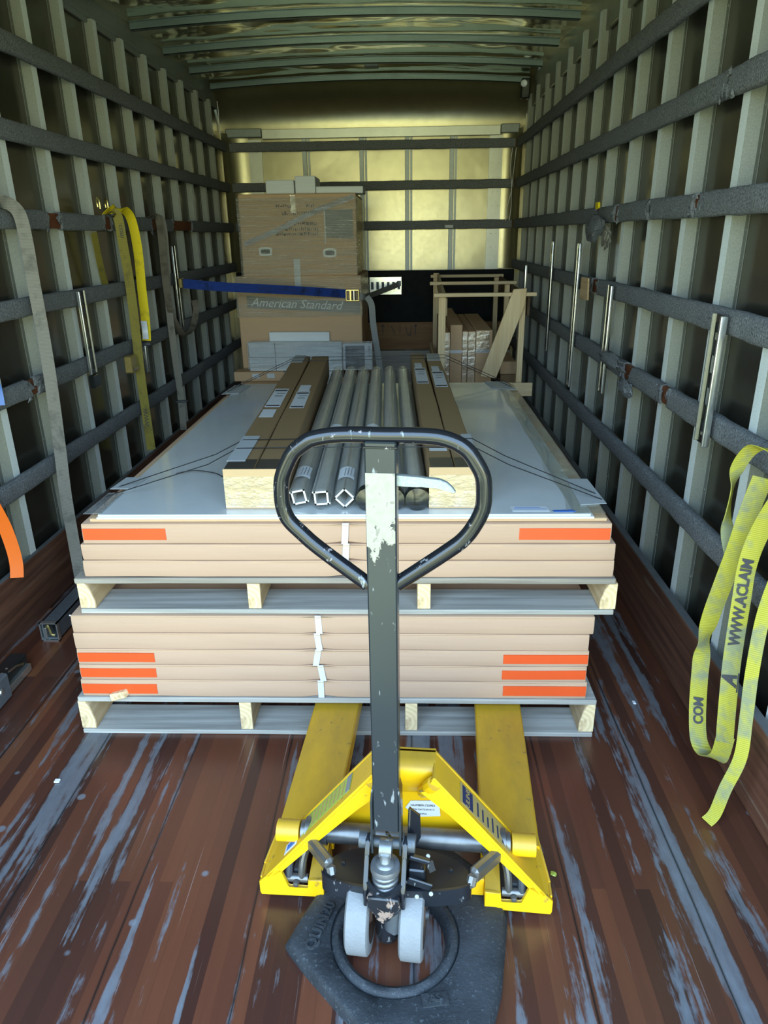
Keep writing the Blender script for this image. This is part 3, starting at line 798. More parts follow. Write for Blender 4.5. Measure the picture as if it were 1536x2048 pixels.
def carton(x0, x1, y0, y1, z0, z1, lab, orange, band, k, mat='cardboard'):
    t = thing('flat_carton', lab, 'carton', ((x0+x1)/2, (y0+y1)/2, z0), 'flat cartons stacked on the pallets')
    mb = MB().box(x0, x1, y0, y1, z0+.0012, z1-.0012, .0035, seg=2)
    cuts = [x0+(x1-x0)*i/26 for i in range(1, 26)]+[band-.05, band-.02, band+.02, band+.05]
    mb.sub(0, cuts).sub(2, [(z0+z1)/2])
    zc = (z0+z1)/2
    for v in mb.bm.verts:
        if v.co.y < y0+.05:
            pin = math.exp(-((v.co.x-band)/.035)**2)
            v.co.z += (zc-v.co.z)*.10*pin; v.co.y += .006*pin
            v.co.y += .003*noise.noise(Vector((v.co.x*4, k*3.1, v.co.z*20))); v.co.z += .0013*noise.noise(Vector((v.co.x*6, k*7, 2)))
            if abs(v.co.z-zc) < .002: v.co.y -= .0015
    mb.build('body', mat, t)
    # closing flap seam and side flap
    MB().box(x0+.004, x1-.004, y0-.0012, y0+.004, z1-.0075, z1-.0055).build('flap_edge', 'cardboard_tan', t)
    h = z1-z0
    if orange:
        for a, b in orange:
            n = 8; m2 = MB(); rows = []
            for i in range(n+1):
                x = a+(b-a)*i/n; yy = y0-.0032+.002*noise.noise(Vector((x*4, k*3.1, zc*20)))
                rows.append([m2.v((x, yy, z0+h*.22)), m2.v((x, yy, z0+h*.76)), m2.v((x, yy+.003, z0+h*.76)), m2.v((x, yy+.003, z0+h*.22))])
            for A, B in zip(rows, rows[1:]):
                for j in range(4): m2.face([A[j], A[(j+1) % 4], B[(j+1) % 4], B[j]])
            m2.face(rows[0][::-1]); m2.face(rows[-1]); m2.build('orange_stripe', 'orange_tape', t, label='bright orange stripe')
    dx = .008*math.sin(k*2.3)
    MB().prism([(band-.009+dx, y0+.0015, z0), (band+.009+dx, y0+.0015, z0), (band+.009-dx*.3, y0+.0015, z1), (band-.009-dx*.3, y0+.0015, z1)], (0, -.0016, 0)).build('white_band', 'white_band', t, label='white plastic packing band')
    return t
low = [(.137, .199, -.999, .537, 1), (.199, .255, -.993, .531, 1), (.255, .311, -.990, .532, 1), (.311, .368, -.989, .527, 0), (.368, .428, -.985, .536, 0)]
names = ['lowest', 'second', 'third', 'fourth', 'topmost']
for k, (z0, z1, x0, x1, og) in enumerate(low):
    lab = '%s flat cardboard carton in the lower stack, %s' % (names[k], 'with orange stripes at both ends' if og else 'without orange stripes')
    if k == 1: lab = 'middle one of the three orange-striped cartons in the lower stack'
    if k == 2: lab = 'top one of the three orange-striped cartons in the lower stack'
    if k == 3: lab = 'plain flat carton in the lower stack, resting on the orange-striped ones'
    if k == 4: lab = 'plain flat carton directly under the upper pallet'
    carton(x0, x1, 1.808-.003*k, 3.70, z0, z1, lab, ((x0+.004, x0+.235), (x1-.25, x1-.003)) if og else None, -.262+.004*math.sin(k*2), k)
upc = [(.547, .600, -.924, .576, 0, 'lowest flat carton on the upper pallet, plain'), (.600, .652, -.920, .574, 0, 'middle flat carton on the upper pallet, plain and under the orange-striped one'), (.652, .714, -.908, .557, 1, 'flat carton at the top of the stack with orange stripes, under the white panels')]
for k, (z0, z1, x0, x1, og, lab) in enumerate(upc):
    carton(x0, x1, 1.806-.002*k, 3.70, z0, z1, lab, ((x0+.004, x0+.237), (x1-.25, x1-.004)) if og else None, -.170, k+6)
# white panels wrapped in clear film on top
sh = thing('wrapped_white_panels', 'stack of large white panels in clear film on top of the cartons', 'panel', (-.17, 2.74, .714))
MB().box(-.885, .545, 1.812, 3.675, .7145, .7245, .002).build('lower_sheet', 'cardboard_tan', sh, label='brown backing sheet')
MB().box(-.862, .508, 1.806, 3.668, .7245, .7305, .001).build('panel_edge', 'white_edge', sh)
s2 = MB().box(-.860, .500, 1.812, 3.662, .7305, .7365, .0015)
s2.build('top_panel', 'sheet', sh)
mb = MB(); mb.box(.455, .540, 1.815, 3.66, .7372, .7378)
mb.build('film_overlap', 'stretch_film', sh, label='loose clear film overlap')
mb = MB(); rows = []
for i in range(40):
    y = 1.83+1.80*i/39; xo = .475+.012*math.sin(i*.6)-.00035*(i-20)**2*.2
    rows.append([mb.v((xo+dx, y, .7372+dz)) for dx, dz in ((-.012, 0), (-.005, .006+.003*math.sin(i)), (.002, .007), (.010, .0))])
for A, B in zip(rows, rows[1:]):
    for j in range(3): mb.face([A[j], A[j+1], B[j+1], B[j]])
mb.build('film_crease', 'stretch_film_white', sh)
MB().box(-.900, -.85, 1.815, 1.99, .7375, .7382).wob(.004, 20, 2, (1, 1, .5)).build('film_corner', 'stretch_film_white', sh)
st_ = quadplate('paper_sticker', [(.290, 1.832, .7372), (.392, 1.832, .7372), (.388, 1.868, .7372), (.288, 1.868, .7372)], 'paper', sh)
quadplate('printed_frame', [(.294, 1.845, .7384), (.386, 1.845, .7384), (.384, 1.847, .7384), (.294, 1.847, .7384)], 'blue_print', st_, .0004)
quadplate('printed_line', [(.300, 1.856, .7384), (.370, 1.856, .7384), (.370, 1.859, .7384), (.300, 1.859, .7384)], 'blue_print', st_, .0004)
quadplate('blue_sticker', [(.403, 1.826, .7372), (.463, 1.826, .7372), (.458, 1.842, .7372), (.400, 1.838, .7372)], 'blue_print', sh)
for i, (c, lab) in enumerate(((((.485, 1.875), (.560, 1.885), (.556, 2.10), (.492, 2.10)), 'pale grey card protector on the front right corner of the white panels'),
        (((-.905, 2.02), (-.842, 2.02), (-.825, 2.13), (-.895, 2.13)), 'pale grey film patch on the left edge of the white panels'),
        (((.42, 3.50), (.535, 3.46), (.50, 3.66), (.40, 3.68)), 'pale card protector on the far right corner of the white panels'),
        (((-.90, 3.40), (-.82, 3.42), (-.80, 3.62), (-.885, 3.62)), 'pale card protector on the far left corner of the white panels'))):
    quadplate('edge_protector', [(x, y, .7385) for x, y in c], 'grey_card', None, .0016)
    tag(bpy.context.scene.collection.objects[-1], lab, 'card', 'card protectors on the panel corners')
# long cartons
def longbox(xn, xf_, w, z1, yn, yf, lab, k, tab=None):
    t = thing('long_carton', lab, 'carton', (xn+w/2, yn, .737), 'long narrow cartons on the white panels')
    z0 = .7375; dx = xf_-xn; m = dx/(yf-yn)
    def P(u, y, z): return (xn+m*(y-yn)+u, y, z)
    mb = MB(); a = [P(0, yn, z0), P(w, yn, z0), P(w, yn, z1), P(0, yn, z1)]
    mb.prism(a, Vector(P(0, yf, 0))-Vector(P(0, yn, 0)), .003).sub(1, [yn+(yf-yn)*i/16 for i in range(1, 16)]).wob(.002, 5, k)
    mb.build('body', 'cardboard_kraft', t)
    MB().prism([P(-.001, yn-.002, z0), P(w+.001, yn-.002, z0), P(w+.001, yn-.002, z1+.001), P(-.001, yn-.002, z1+.001)], (0, .003, 0)).build('end_flap', 'cardboard_dark', t, label='lighter tan end flap')
    quadplate('top_tape', [P(.002, yn+.004, z1+.0008), P(w-.002, yn+.004, z1+.0008), P(w-.002, yn+.09, z1+.0008), P(.002, yn+.09, z1+.0008)], 'dark_tape', t, .0008, 'glossy dark tape across the end')
    quadplate('end_tape', [P(-.001, yn-.003, z0+.004), P(w+.001, yn-.003, z0+.004), P(w+.001, yn-.003, z1-.02), P(-.001, yn-.003, z1-.02)], 'packing_tape', t, -.0008 if False else .0008, 'clear shiny packing tape')
    return t, P
LB = [longbox(-.508, -.600, .085, .8525, 1.858, 3.83, 'long kraft carton, outer one left of the clear tubes', 1),
      longbox(-.421, -.505, .087, .8525, 1.858, 3.83, 'long kraft carton, touching the left side of the clear tubes', 2),
      longbox(.062, .020, .068, .8555, 1.858, 3.86, 'long kraft carton, touching the right side of the clear tubes', 3),
      longbox(.132, .100, .068, .8555, 1.858, 3.86, 'long kraft carton, outer one right of the clear tubes', 4)]
def shiplabel(t, P, z, u0, u1, ya, yb, flip=0):
    q = quadplate('shipping_label', [P(u0, ya, z), P(u1, ya, z), P(u1, yb, z), P(u0, yb, z)], 'paper', t, .0006, 'white shipping label')
    for f0, f1, a, b in ((.03, .09, .06, .94), (.55, .58, .25, .8), (.84, .92, .06, .94), (.70, .72, .3, .9)):
        quadplate('print_block', [P(u0+(u1-u0)*a, ya+(yb-ya)*f0, z+.0008), P(u0+(u1-u0)*b, ya+(yb-ya)*f0, z+.0008), P(u0+(u1-u0)*b, ya+(yb-ya)*f1, z+.0008), P(u0+(u1-u0)*a, ya+(yb-ya)*f1, z+.0008)], 'print_ink', q, .0003)
zt = .8532
shiplabel(*LB[0], zt, .008, .066, 2.62, 2.96); quadplate('small_label', [LB[0][1](.010, 2.46, zt), LB[0][1](.060, 2.46, zt), LB[0][1](.060, 2.58, zt), LB[0][1](.010, 2.58, zt)], 'paper', LB[0][0], .0006)
shiplabel(*LB[1], zt, .014, .068, 2.60, 2.90); quadplate('small_label', [LB[1][1](.016, 2.91, zt), LB[1][1](.062, 2.91, zt), LB[1][1](.062, 3.03, zt), LB[1][1](.016, 3.03, zt)], 'paper', LB[1][0], .0006)
zt = .8562
shiplabel(*LB[2], zt, .006, .058, 3.04, 3.42); quadplate('small_label', [LB[2][1](.010, 3.43, zt), LB[2][1](.045, 3.43, zt), LB[2][1](.045, 3.55, zt), LB[2][1](.010, 3.55, zt)], 'paper', LB[2][0], .0006)
shiplabel(*LB[3], zt, .006, .058, 2.96, 3.33); quadplate('small_label', [LB[3][1](.010, 3.34, zt), LB[3][1](.045, 3.34, zt), LB[3][1](.045, 3.46, zt), LB[3][1](.010, 3.46, zt)], 'paper', LB[3][0], .0006)
quadplate('small_label', [LB[2][1](.008, 2.02, zt), LB[2][1](.060, 2.02, zt), LB[2][1](.060, 2.045, zt), LB[2][1](.008, 2.045, zt)], 'paper', LB[2][0], .0006)
for y0, y1, P, z, u0, u1, lab in ((1.93, 2.20, LB[0][1], .854, -.004, .050, 'pale grey card under the front strings on the left long carton'), (3.62, 3.84, LB[0][1], .854, .0, .060, 'pale grey card at the far end of the left long carton'),
        (1.93, 2.20, LB[3][1], .857, .04, .071, 'pale grey card under the front strings on the right long carton'), (3.62, 3.84, LB[3][1], .857, .0, .066, 'pale card at the far end of the right long carton')):
    q = quadplate('edge_protector', [P(u0, y0, z), P(u1, y0, z), P(u1+.004, y1, z), P(u0+.004, y1, z)], 'grey_card', None, .0012)
    tag(q, lab, 'card', 'card protectors on the long cartons')

# clear tubes
TN = [(-.302, -.367, 'leftmost'), (-.2385, -.296, 'second from the left'), (-.1735, -.228, 'third from the left'), (-.1085, -.160, 'fourth from the left'), (-.0395, -.090, 'fifth from the left'), (.028, -.020, 'rightmost')]
for k, (xn, xf_, nm) in enumerate(TN):
    R_ = .0315; zc = .738+R_; yn, yf = 1.842 if k else 1.85, 3.80
    what = 'black conical end cap' if k > 2 else 'white square profile inside'
    t = thing('clear_tube', '%s clear plastic tube, with a %s' % (nm, what), 'tube', (xn, yn, .738), 'clear plastic tubes on the white panels')
    a, b = Vector((xn, yn, zc)), Vector((xf_, yf, zc)); d = (b-a).normalized()
    MB().tube([a.lerp(b, i/8) for i in range(9)], R_, 28, caps=False).build('tube_wall', 'clear_tube', t, smooth=60)
    s_ = .040 if k != 2 else .042; ang = [12, 4, 45, 20, 30, 8][k]
    c, sn = math.cos(math.radians(ang)), math.sin(math.radians(ang)); ux = Vector((c, 0, sn)); uz = Vector((-sn, 0, c))
    def ring(mb, h, th, y):
        return [a+d*y+ux*(sx*h)+uz*(sz*h) for sx, sz in ((-1,-1),(1,-1),(1,1),(-1,1))]
    mb = MB(); h = s_/2; th = .0048; e = .012 if k < 3 else .03
    for sx0, sx1, sz0, sz1 in ((-h, h, -h, -h+th), (-h, h, h-th, h), (-h, -h+th, -h, h), (h-th, h, -h, h)):
        mb.prism([a+d*e+ux*p+uz*q for p, q in ((sx0, sz0), (sx1, sz0), (sx1, sz1), (sx0, sz1))], d*(1.9))
    if k in (0, 1):
        mb.prism([a+d*e+ux*p+uz*q for p, q in ((h, -h), (h+.004, -h), (h+.004, -h+th), (h, -h+th))], d*1.9)
        mb.prism([a+d*e+ux*p+uz*q for p, q in ((-h-.004, h-th), (-h, h-th), (-h, h), (-h-.004, h))], d*1.9)
    pf = mb.build('square_profile', 'profile_metal', t)
    mb = MB()
    for sx0, sx1, sz0, sz1 in ((-h, h, -h, -h+th), (-h, h, h-th, h), (-h, -h+th, -h, h), (h-th, h, -h, h)):
        mb.prism([a+d*(e-.0015)+ux*p+uz*q for p, q in ((sx0, sz0), (sx1, sz0), (sx1, sz1), (sx0, sz1))], d*.0012)
    if k < 3: mb.build('profile_end', 'white_plastic', pf, label='bright white end of the profile')
    else: mb.bm.free()
    if k > 2:
        MB().lathe([(0, -.006), (.018, -.003), (.0325, 0), (.0335, .003), (.0335, .035), (.031, .036), (.031, .0)], a-d*.004, d, 36).build('end_cap', 'black_plastic', t, smooth=50, label='black plastic end cap with a shallow cone')
    elif k in (0, 2):
        mb = MB(); rows = []
        for i in range(9):
            th_ = PI/2+(-.8+1.6*i/8); rr = R_+.0006
            o_ = Vector((math.cos(th_)*rr, 0, math.sin(th_)*rr))
            rows.append([mb.v(a+d*.10+o_), mb.v(a+d*.20+o_)])
        for A, B in zip(rows, rows[1:]): mb.face([A[0], B[0], B[1], A[1]])
        lb = mb.build('tube_label', 'paper', t, smooth=60)
        for q in range(5):
            px = -.018+q*.009
            MB().box(xn+px, xn+px+.0022, yn+.115, yn+.185, zc+math.sqrt(R_**2-px*px)+.0008, zc+math.sqrt(R_**2-px*px)+.0018).build('print_line', 'print_grey', lb)
    if k in (1, 3):
        MB().lathe([(.0322, .62), (.0322, .72)], a, d, 28).build('tube_band', 'white_band', t, smooth=60, label='pale band around the tube')
# strings over the load
def string(name, pts, lab, r=.0016):
    mb = MB().tube([Vector(p) for p in pts], r, 6); tag(mb.build(name, 'string', smooth=60), lab, 'string', 'thin black strings over the load')
string('tie_string', [(-.914, 1.945, .668), (-.890, 1.955, .739), (-.60, 2.035, .812), (-.512, 2.055, .856), (-.33, 2.055, .858), (.06, 2.05, .859), (.200, 2.045, .859), (.30, 2.01, .815), (.555, 1.915, .7405), (.566, 1.912, .668)], 'thin black string across the front of the load, nearer of the front pair')
string('tie_string', [(-.914, 2.03, .668), (-.888, 2.04, .739), (-.60, 2.13, .815), (-.514, 2.15, .856), (-.33, 2.15, .858), (.06, 2.145, .859), (.202, 2.14, .859), (.30, 2.10, .815), (.548, 1.965, .7405), (.566, 1.962, .668)], 'thin black string across the front of the load, farther of the front pair')
string('tie_string', cat_rom([(-.745, 2.165, .741), (-.69, 2.18, .746), (-.62, 2.16, .744), (-.585, 2.13, .740)], 5), 'loose black string end curling on the left of the white panel')
string('tie_string', [(-.914, 3.46, .668), (-.888, 3.46, .739), (-.585, 3.66, .856), (-.02, 3.68, .857), (.195, 3.69, .859), (.52, 3.52, .7405), (.566, 3.50, .668)], 'thin black string across the far end of the load, nearer of the far pair')
string('tie_string', [(-.914, 3.54, .668), (-.888, 3.54, .739), (-.590, 3.76, .856), (-.02, 3.78, .857), (.197, 3.79, .859), (.52, 3.60, .7405), (.566, 3.58, .668)], 'thin black string across the far end of the load, farther of the far pair')
# ------------------------------------------------------------------ wrapped load at the front left
def gbox(name, label, cat, x0, x1, y0, y1, z0, z1, mat, bev=.004, group=None, yaw=0, child=None):
    t = thing(name, label, cat, ((x0+x1)/2, y0, z0), group)
    mb = MB().box(x0, x1, y0, y1, z0, z1, bev).wob(.003, 2.3, x0*3+z0)
    mb.build('body', mat, t); return t
pallet('wooden_pallet', 'wooden pallet under the film-wrapped cartons at the front left', -1.25, -.26, 5.26, 6.25, 0, .136, (-1.22, -.75, -.29))
gbox('wrapped_carton', 'wide brown carton at the bottom of the film-wrapped load, nearly hidden behind the white panels', 'carton', -1.25, -.30, 5.32, 6.20, .137, .460, 'cardboard_tan')
lc = gbox('flat_long_carton', 'thin brown carton with two small white labels under the white boxes', 'carton', -1.265, -.90, 5.18, 5.32, .462, .530, 'cardboard_tan')
for a in (-1.13, -1.02): quadplate('small_label', [(a, 5.176, .485), (a+.055, 5.176, .485), (a+.055, 5.176, .518), (a, 5.176, .518)], 'paper', lc)
gbox('wrapped_box', 'white plastic-wrapped slab under the white boxes at the left load', 'box', -.895, -.50, 5.16, 5.31, .440, .528, 'card_white')
big = thing('large_carton', 'large brown carton with a grey name band, lower one of the wrapped stack', 'carton', (-.76, 5.3, .53))
MB().box(-1.225, -.325, 5.32, 6.18, .530, 1.185, .006).wob(.004, 2, 1).build('body', 'cardboard_tan', big)
bd = quadplate('grey_print_band', [(-1.155, 5.3145, .970), (-.335, 5.3145, .925), (-.335, 5.3145, 1.000), (-1.155, 5.3145, 1.055)], 'print_grey', big, .0012, 'grey printed band')
lettering('brand_lettering', 'American Standard', .085, (-.80, 5.3125, .992), (1, 0, -.05), (0.05, 0, 1), 'card_white', bd, shear=.35)
quadplate('top_flap_tape', [(-.80, 5.3148, 1.10), (-.755, 5.3148, 1.10), (-.755, 5.3148, 1.183), (-.80, 5.3148, 1.183)], 'paper', big, .0008)
up_ = thing('large_carton', 'large brown carton with two white-rimmed hand holes, upper one of the wrapped stack', 'carton', (-.75, 5.3, 1.19))
MB().box(-1.165, -.350, 5.32, 6.12, 1.187, 1.722, .006).wob(.004, 2, 4).build('body', 'cardboard_tan', up_)
def handhole(xc, zc):
    pts = lambda a, b: [(xc+a*max(-1, min(1, math.cos(t)*1.6))*1.0, 5.3135, zc+b*math.sin(t)) for t in [2*PI*i/24 for i in range(24)]]
    o = MB().prism(pts(.046, .030), (0, .003, 0)).build('hand_hole_rim', 'white_plastic', up_, label='white plastic hand hole rim')
    MB().prism([(x, y-.001, z) for x, y, z in pts(.032, .016)], (0, .002, 0)).build('hand_hole', 'print_ink', o)
handhole(-.995, 1.352); handhole(-.540, 1.338)
lb = quadplate('clear_window', [(-.565, 5.3145, 1.44), (-.372, 5.3145, 1.43), (-.372, 5.3145, 1.62), (-.565, 5.3145, 1.62)], 'print_grey', up_, .0012, 'grey document pouch')
quadplate('pouch_rim', [(-.571, 5.3138, 1.40), (-.563, 5.3138, 1.40), (-.563, 5.3138, 1.62), (-.571, 5.3138, 1.62)], 'paper', lb, .0008)
# blurred, upside-down stencil print lines
for z, x0, x1, st_ in ((1.633, -.90, -.80, .016), (1.633, -.69, -.63, .016), (1.588, -.86, -.62, .015), (1.520, -.78, -.62, .014), (1.485, -.86, -.62, .014), (1.455, -.91, -.62, .013)):
    x = x0; mb = MB(); random.seed(int(z*1000))
    while x < x1:
        w = random.choice((.006, .008, .010)); hh = .018
        mb.box(x, x+w*.35, 5.3138, 5.3146, z, z+hh).box(x, x+w, 5.3138, 5.3146, z+random.choice((0, hh*.45, hh*.8)), z+random.choice((.2, .6, 1))*hh+.004)
        x += st_
    mb.build('stencil_print', 'print_ink', up_)
quadplate('clear_tape', [(-.80, 5.3142, 1.187), (-.755, 5.3142, 1.187), (-.755, 5.3142, 1.30), (-.80, 5.3142, 1.30)], 'paper', up_, .0008)
quadplate('tan_tape', [(-.80, 5.3142, 1.60), (-.765, 5.3142, 1.60), (-.765, 5.3142, 1.715), (-.80, 5.3142, 1.715)], 'packing_tape', up_, .0008)
for x0, x1, z1, y, lab in ((-.972, -.775, 1.812, 5.36, 'small grey-white box on top of the wrapped stack, leftmost of three'), (-.768, -.628, 1.835, 5.37, 'small grey-white box on top of the wrapped stack, tallest of three'), (-.625, -.300, 1.768, 5.36, 'long low grey-white box on top of the wrapped stack, rightmost of three')):
    gbox('small_white_box', lab, 'box', x0, x1, y, y+.30, 1.7235, z1, 'card_white', group='small boxes on the wrapped stack')
gbox('flat_white_box', 'cream flat box standing behind the large white box in front of the wrapped stack', 'box', -1.005, -.562, 5.272, 5.312, .532, .800, 'card_white')
wf = gbox('flat_white_box', 'large white flat box leaning in front of the lower brown carton', 'box', -1.150, -.470, 5.205, 5.266, .532, .738, 'card_white')
MB().box(-.958, -.952, 5.202, 5.206, .534, .736).build('crease', 'print_grey', wf)
MB().box(-1.149, -.80, 5.202, 5.206, .628, .632).build('crease', 'print_grey', wf)
dl = gbox('framed_box', 'small white-framed box with a dark window and brand lettering at its side', 'box', -.462, -.252, 5.215, 5.275, .532, .722, 'card_white')
quadplate('dark_window', [(-.445, 5.2105, .542), (-.305, 5.2105, .542), (-.305, 5.2105, .708), (-.445, 5.2105, .708)], 'green_screen', dl, .002, 'dark green-black window')
lettering('brand_lettering', 'DELTA', .026, (-.272, 5.211, .665), (0, 0, -1), (1, 0, 0), 'print_ink', dl)
lettering('brand_lettering', 'DELTA', .020, (-.455, 5.211, .665), (0, 0, -1), (1, 0, 0), 'print_ink', dl)

fm = thing('stretch_wrap', 'clear stretch film wound round the brown cartons at the front left', 'film', (-.75, 5.3, .53))
mb = MB(); mb.box(-1.172, -.342, 5.302, 6.20, 1.19, 1.70).sub(0, [-.342-.83*i/10 for i in range(1, 10)]).sub(2, [1.19+.51*i/8 for i in range(1, 8)]).wob(.006, 4)
bmesh.ops.delete(mb.bm, geom=[f for f in mb.bm.faces if abs(f.normal.z) > .8 or f.normal.x < -.8], context='FACES'); mb.build('upper_wrap', 'stretch_film', fm, smooth=60)
mb = MB(); mb.box(-1.232, -.318, 5.302, 6.20, .90, 1.182).sub(0, [-.318-.914*i/10 for i in range(1, 10)]).sub(2, [.9+.28*i/5 for i in range(1, 5)]).wob(.006, 4, 3)
bmesh.ops.delete(mb.bm, geom=[f for f in mb.bm.faces if abs(f.normal.z) > .8 or f.normal.x < -.8], context='FACES'); mb.build('lower_wrap', 'stretch_film', fm, smooth=60)
mb = MB(); mb.box(-1.155, -.245, 5.190, 5.21, .545, .742).sub(0, [-.245-.91*i/12 for i in range(1, 12)]).wob(.004, 6, 5)
bmesh.ops.delete(mb.bm, geom=[f for f in mb.bm.faces if f.normal.y > -.5], context='FACES'); mb.build('front_wrap', 'stretch_film_white', fm, smooth=60)
# diagonal gathered edge of the film
rb = Ribbon([(-1.14, 5.298, 1.40), (-.90, 5.296, 1.49), (-.65, 5.296, 1.60), (-.36, 5.296, 1.70)], [(.3, 0, 1)]*4, .035, .001)
rb.mesh().build('gathered_edge', 'stretch_film_white', fm)

# blue strap with its buckle
bs = thing('blue_ratchet_strap', 'blue webbing strap pulled across the wrapped cartons from the left wall track', 'strap', (-.9, 5.0, 1.1))
rb = Ribbon([(-1.432, 4.735, 1.178), (-1.20, 4.87, 1.145), (-.80, 5.09, 1.105), (-.435, 5.29, 1.062)], [(0, 0, 1)]*4, .058, .003)
rb.mesh().build('webbing', 'web_blue', bs)
lettering('strap_lettering', 'WWW.LOGISTICK.COM', .034, (0, 0, 0), (1, 0, 0), (0, 0, 1), 'navy_print', bs, fn=lambda x, y, z: rb.at(.68+x*(1), y, .002+z))
MB().box(-1.455, -1.430, 4.712, 4.76, 1.150, 1.21, .004).build('end_fitting', 'brass_zinc', bs, label='yellowish zinc end fitting')
bk_ = MB(); bk_.box(-.435, -.428, 5.272, 5.292, 1.012, 1.092, .002).box(-.345, -.338, 5.272, 5.292, 1.012, 1.085, .002)
bk_.box(-.435, -.34, 5.272, 5.280, 1.082, 1.092, .002).box(-.435, -.34, 5.272, 5.280, 1.012, 1.020, .002).box(-.405, -.395, 5.262, 5.285, 1.02, 1.085)
b_ = bk_.build('buckle', 'brass_zinc', bs, label='shiny metal buckle')
MB().cyl((-.375, 5.268, 1.018), (-.375, 5.268, 1.085), .012, 12).build('buckle_spool', 'bright_steel', b_)
gs = thing('grey_strap', 'grey webbing tail running from the buckle to the bulkhead track with a loose hanging end', 'strap', (-.2, 6.0, .9))
Ribbon([(-.335, 5.275, 1.045), (-.30, 5.35, 1.035), (-.275, 5.70, 1.02), (-.20, 6.15, 1.02), (-.075, 6.50, 1.045)], [(0, 0, 1), (0, 0, 1), (.2, 0, 1), (0, .2, 1), (0, 0, 1)], .045).mesh().build('webbing', 'web_pale_grey', gs)
Ribbon([(-.290, 5.36, 1.035), (-.255, 5.34, .98), (-.245, 5.33, .85), (-.225, 5.33, .70), (-.205, 5.34, .55), (-.185, 5.36, .40)], [(1, .2, 0), (1, .1, 0), (1, 0, 0), (1, .3, 0), (1, 0, 0), (1, 0, 0)], .045).mesh().build('hanging_tail', 'web_pale_grey', gs)
MB().box(-.085, -.050, 6.505, 6.535, 1.03, 1.075, .003).build('end_hook', 'dark_steel', gs)

# ------------------------------------------------------------------ pine crate and its cartons
cr_ = thing('pine_crate_frame', 'open pine crate frame standing against the right wall near the bulkhead', 'crate', (.49, 5.5, 0))
def cbar(p, q, w, h, nm='cross_bar', mat='crate_pine_x', up=(0, 0, 1)):
    MB().bar(p, q, w, h, up, .002).build(nm, mat, cr_)
cbar((.168, 4.60, 1.098), (.800, 4.60, 1.098), .045, .022)
cbar((.170, 5.46, 1.115), (.800, 5.46, 1.115), .045, .022)
cbar((.200, 6.22, 1.125), (.800, 6.22, 1.125), .045, .022)
for x, y, z1 in ((.222, 4.635, 1.086), (.722, 4.625, 1.086), (.735, 5.47, 1.102), (.745, 6.23, 1.112), (.245, 6.23, 1.15)):
    cbar((x, y, .10), (x, y, z1), .036 if x > .3 else .045, .040, 'upright', 'crate_pine_z', (0, 1, 0))
cbar((.247, 4.66, 1.02), (.262, 6.21, 1.09), .018, .11, 'side_board', 'crate_pine_x')
cbar((.765, 4.65, 1.02), (.775, 6.21, 1.06), .018, .12, 'side_board', 'dark_board_y')
mb = MB(); mb.prism([(.655, 4.585, 1.13), (.735, 4.585, 1.135), (.728, 4.585, 1.035), (.570, 4.585, .585), (.470, 4.585, .600), (.430, 4.585, .52)][0:5], (0, -.022, 0), .002)
mb.build('diagonal_board', 'crate_pine_z', cr_, label='wide diagonal board nailed across the front')
cbar((.640, 4.575, .512), (.805, 4.575, .512), .020, .085, 'lower_board')
for y in (4.64, 5.45, 6.2): cbar((.17, y, .05), (.81, y, .05), .09, .10, 'base_board', 'crate_pine_x')
cbar((.199, 4.66, .55), (.202, 6.15, .55), .016, .09, 'side_board', 'crate_pine_x')
tall = [(.252, .291, .835, 'thin tall taped carton just inside the left upright of the crate'), (.294, .374, .880, 'tallest narrow carton in the crate, with a white band'), (.377, .412, .838, 'thin carton right of the tallest one in the crate'),
        (.415, .465, .838, 'narrow film-taped carton in the middle of the crate'), (.469, .580, .843, 'widest upright carton in the crate, its top half wrapped in shiny film')]
for k, (x0, x1, z1, lab) in enumerate(tall):
    t = thing('tall_carton', lab, 'carton', ((x0+x1)/2, 4.9, .10), 'cartons standing in the pine crate')
    MB().box(x0, x1, 4.90+.004*k, 6.12-.03*k, .102, z1, .003).sub(2, [.3, .5, .7]).wob(.0025, 3, k).build('body', 'cardboard_tan', t)
    if k in (1, 4): MB().box(x0-.001, x1+.001, 4.897+.004*k, 4.902+.004*k, .695, .715).build('white_band', 'paper', t, label='white band')
    if k != 1:
        MB().box(x0+.001, x1-(.022 if k == 4 else .001), 4.892+.004*k, 4.896+.004*k, .700 if k == 4 else .50, z1-.004).wob(.002, 30, k).build('film_wrap', 'packing_tape', t)
t = gbox('small_brown_box', 'small brown box at the right of the crate behind the diagonal board', 'box', .640, .750, 4.92, 5.35, .545, .632, 'cardboard_tan')
gbox('small_brown_box', 'dark taped box under the small brown box at the right of the crate', 'box', .645, .752, 4.93, 5.40, .30, .540, 'cardboard_kraft')
gbox('small_brown_box', 'low brown box on the crate base under the dark taped box', 'box', .640, .755, 4.94, 5.40, .102, .297, 'cardboard_tan')

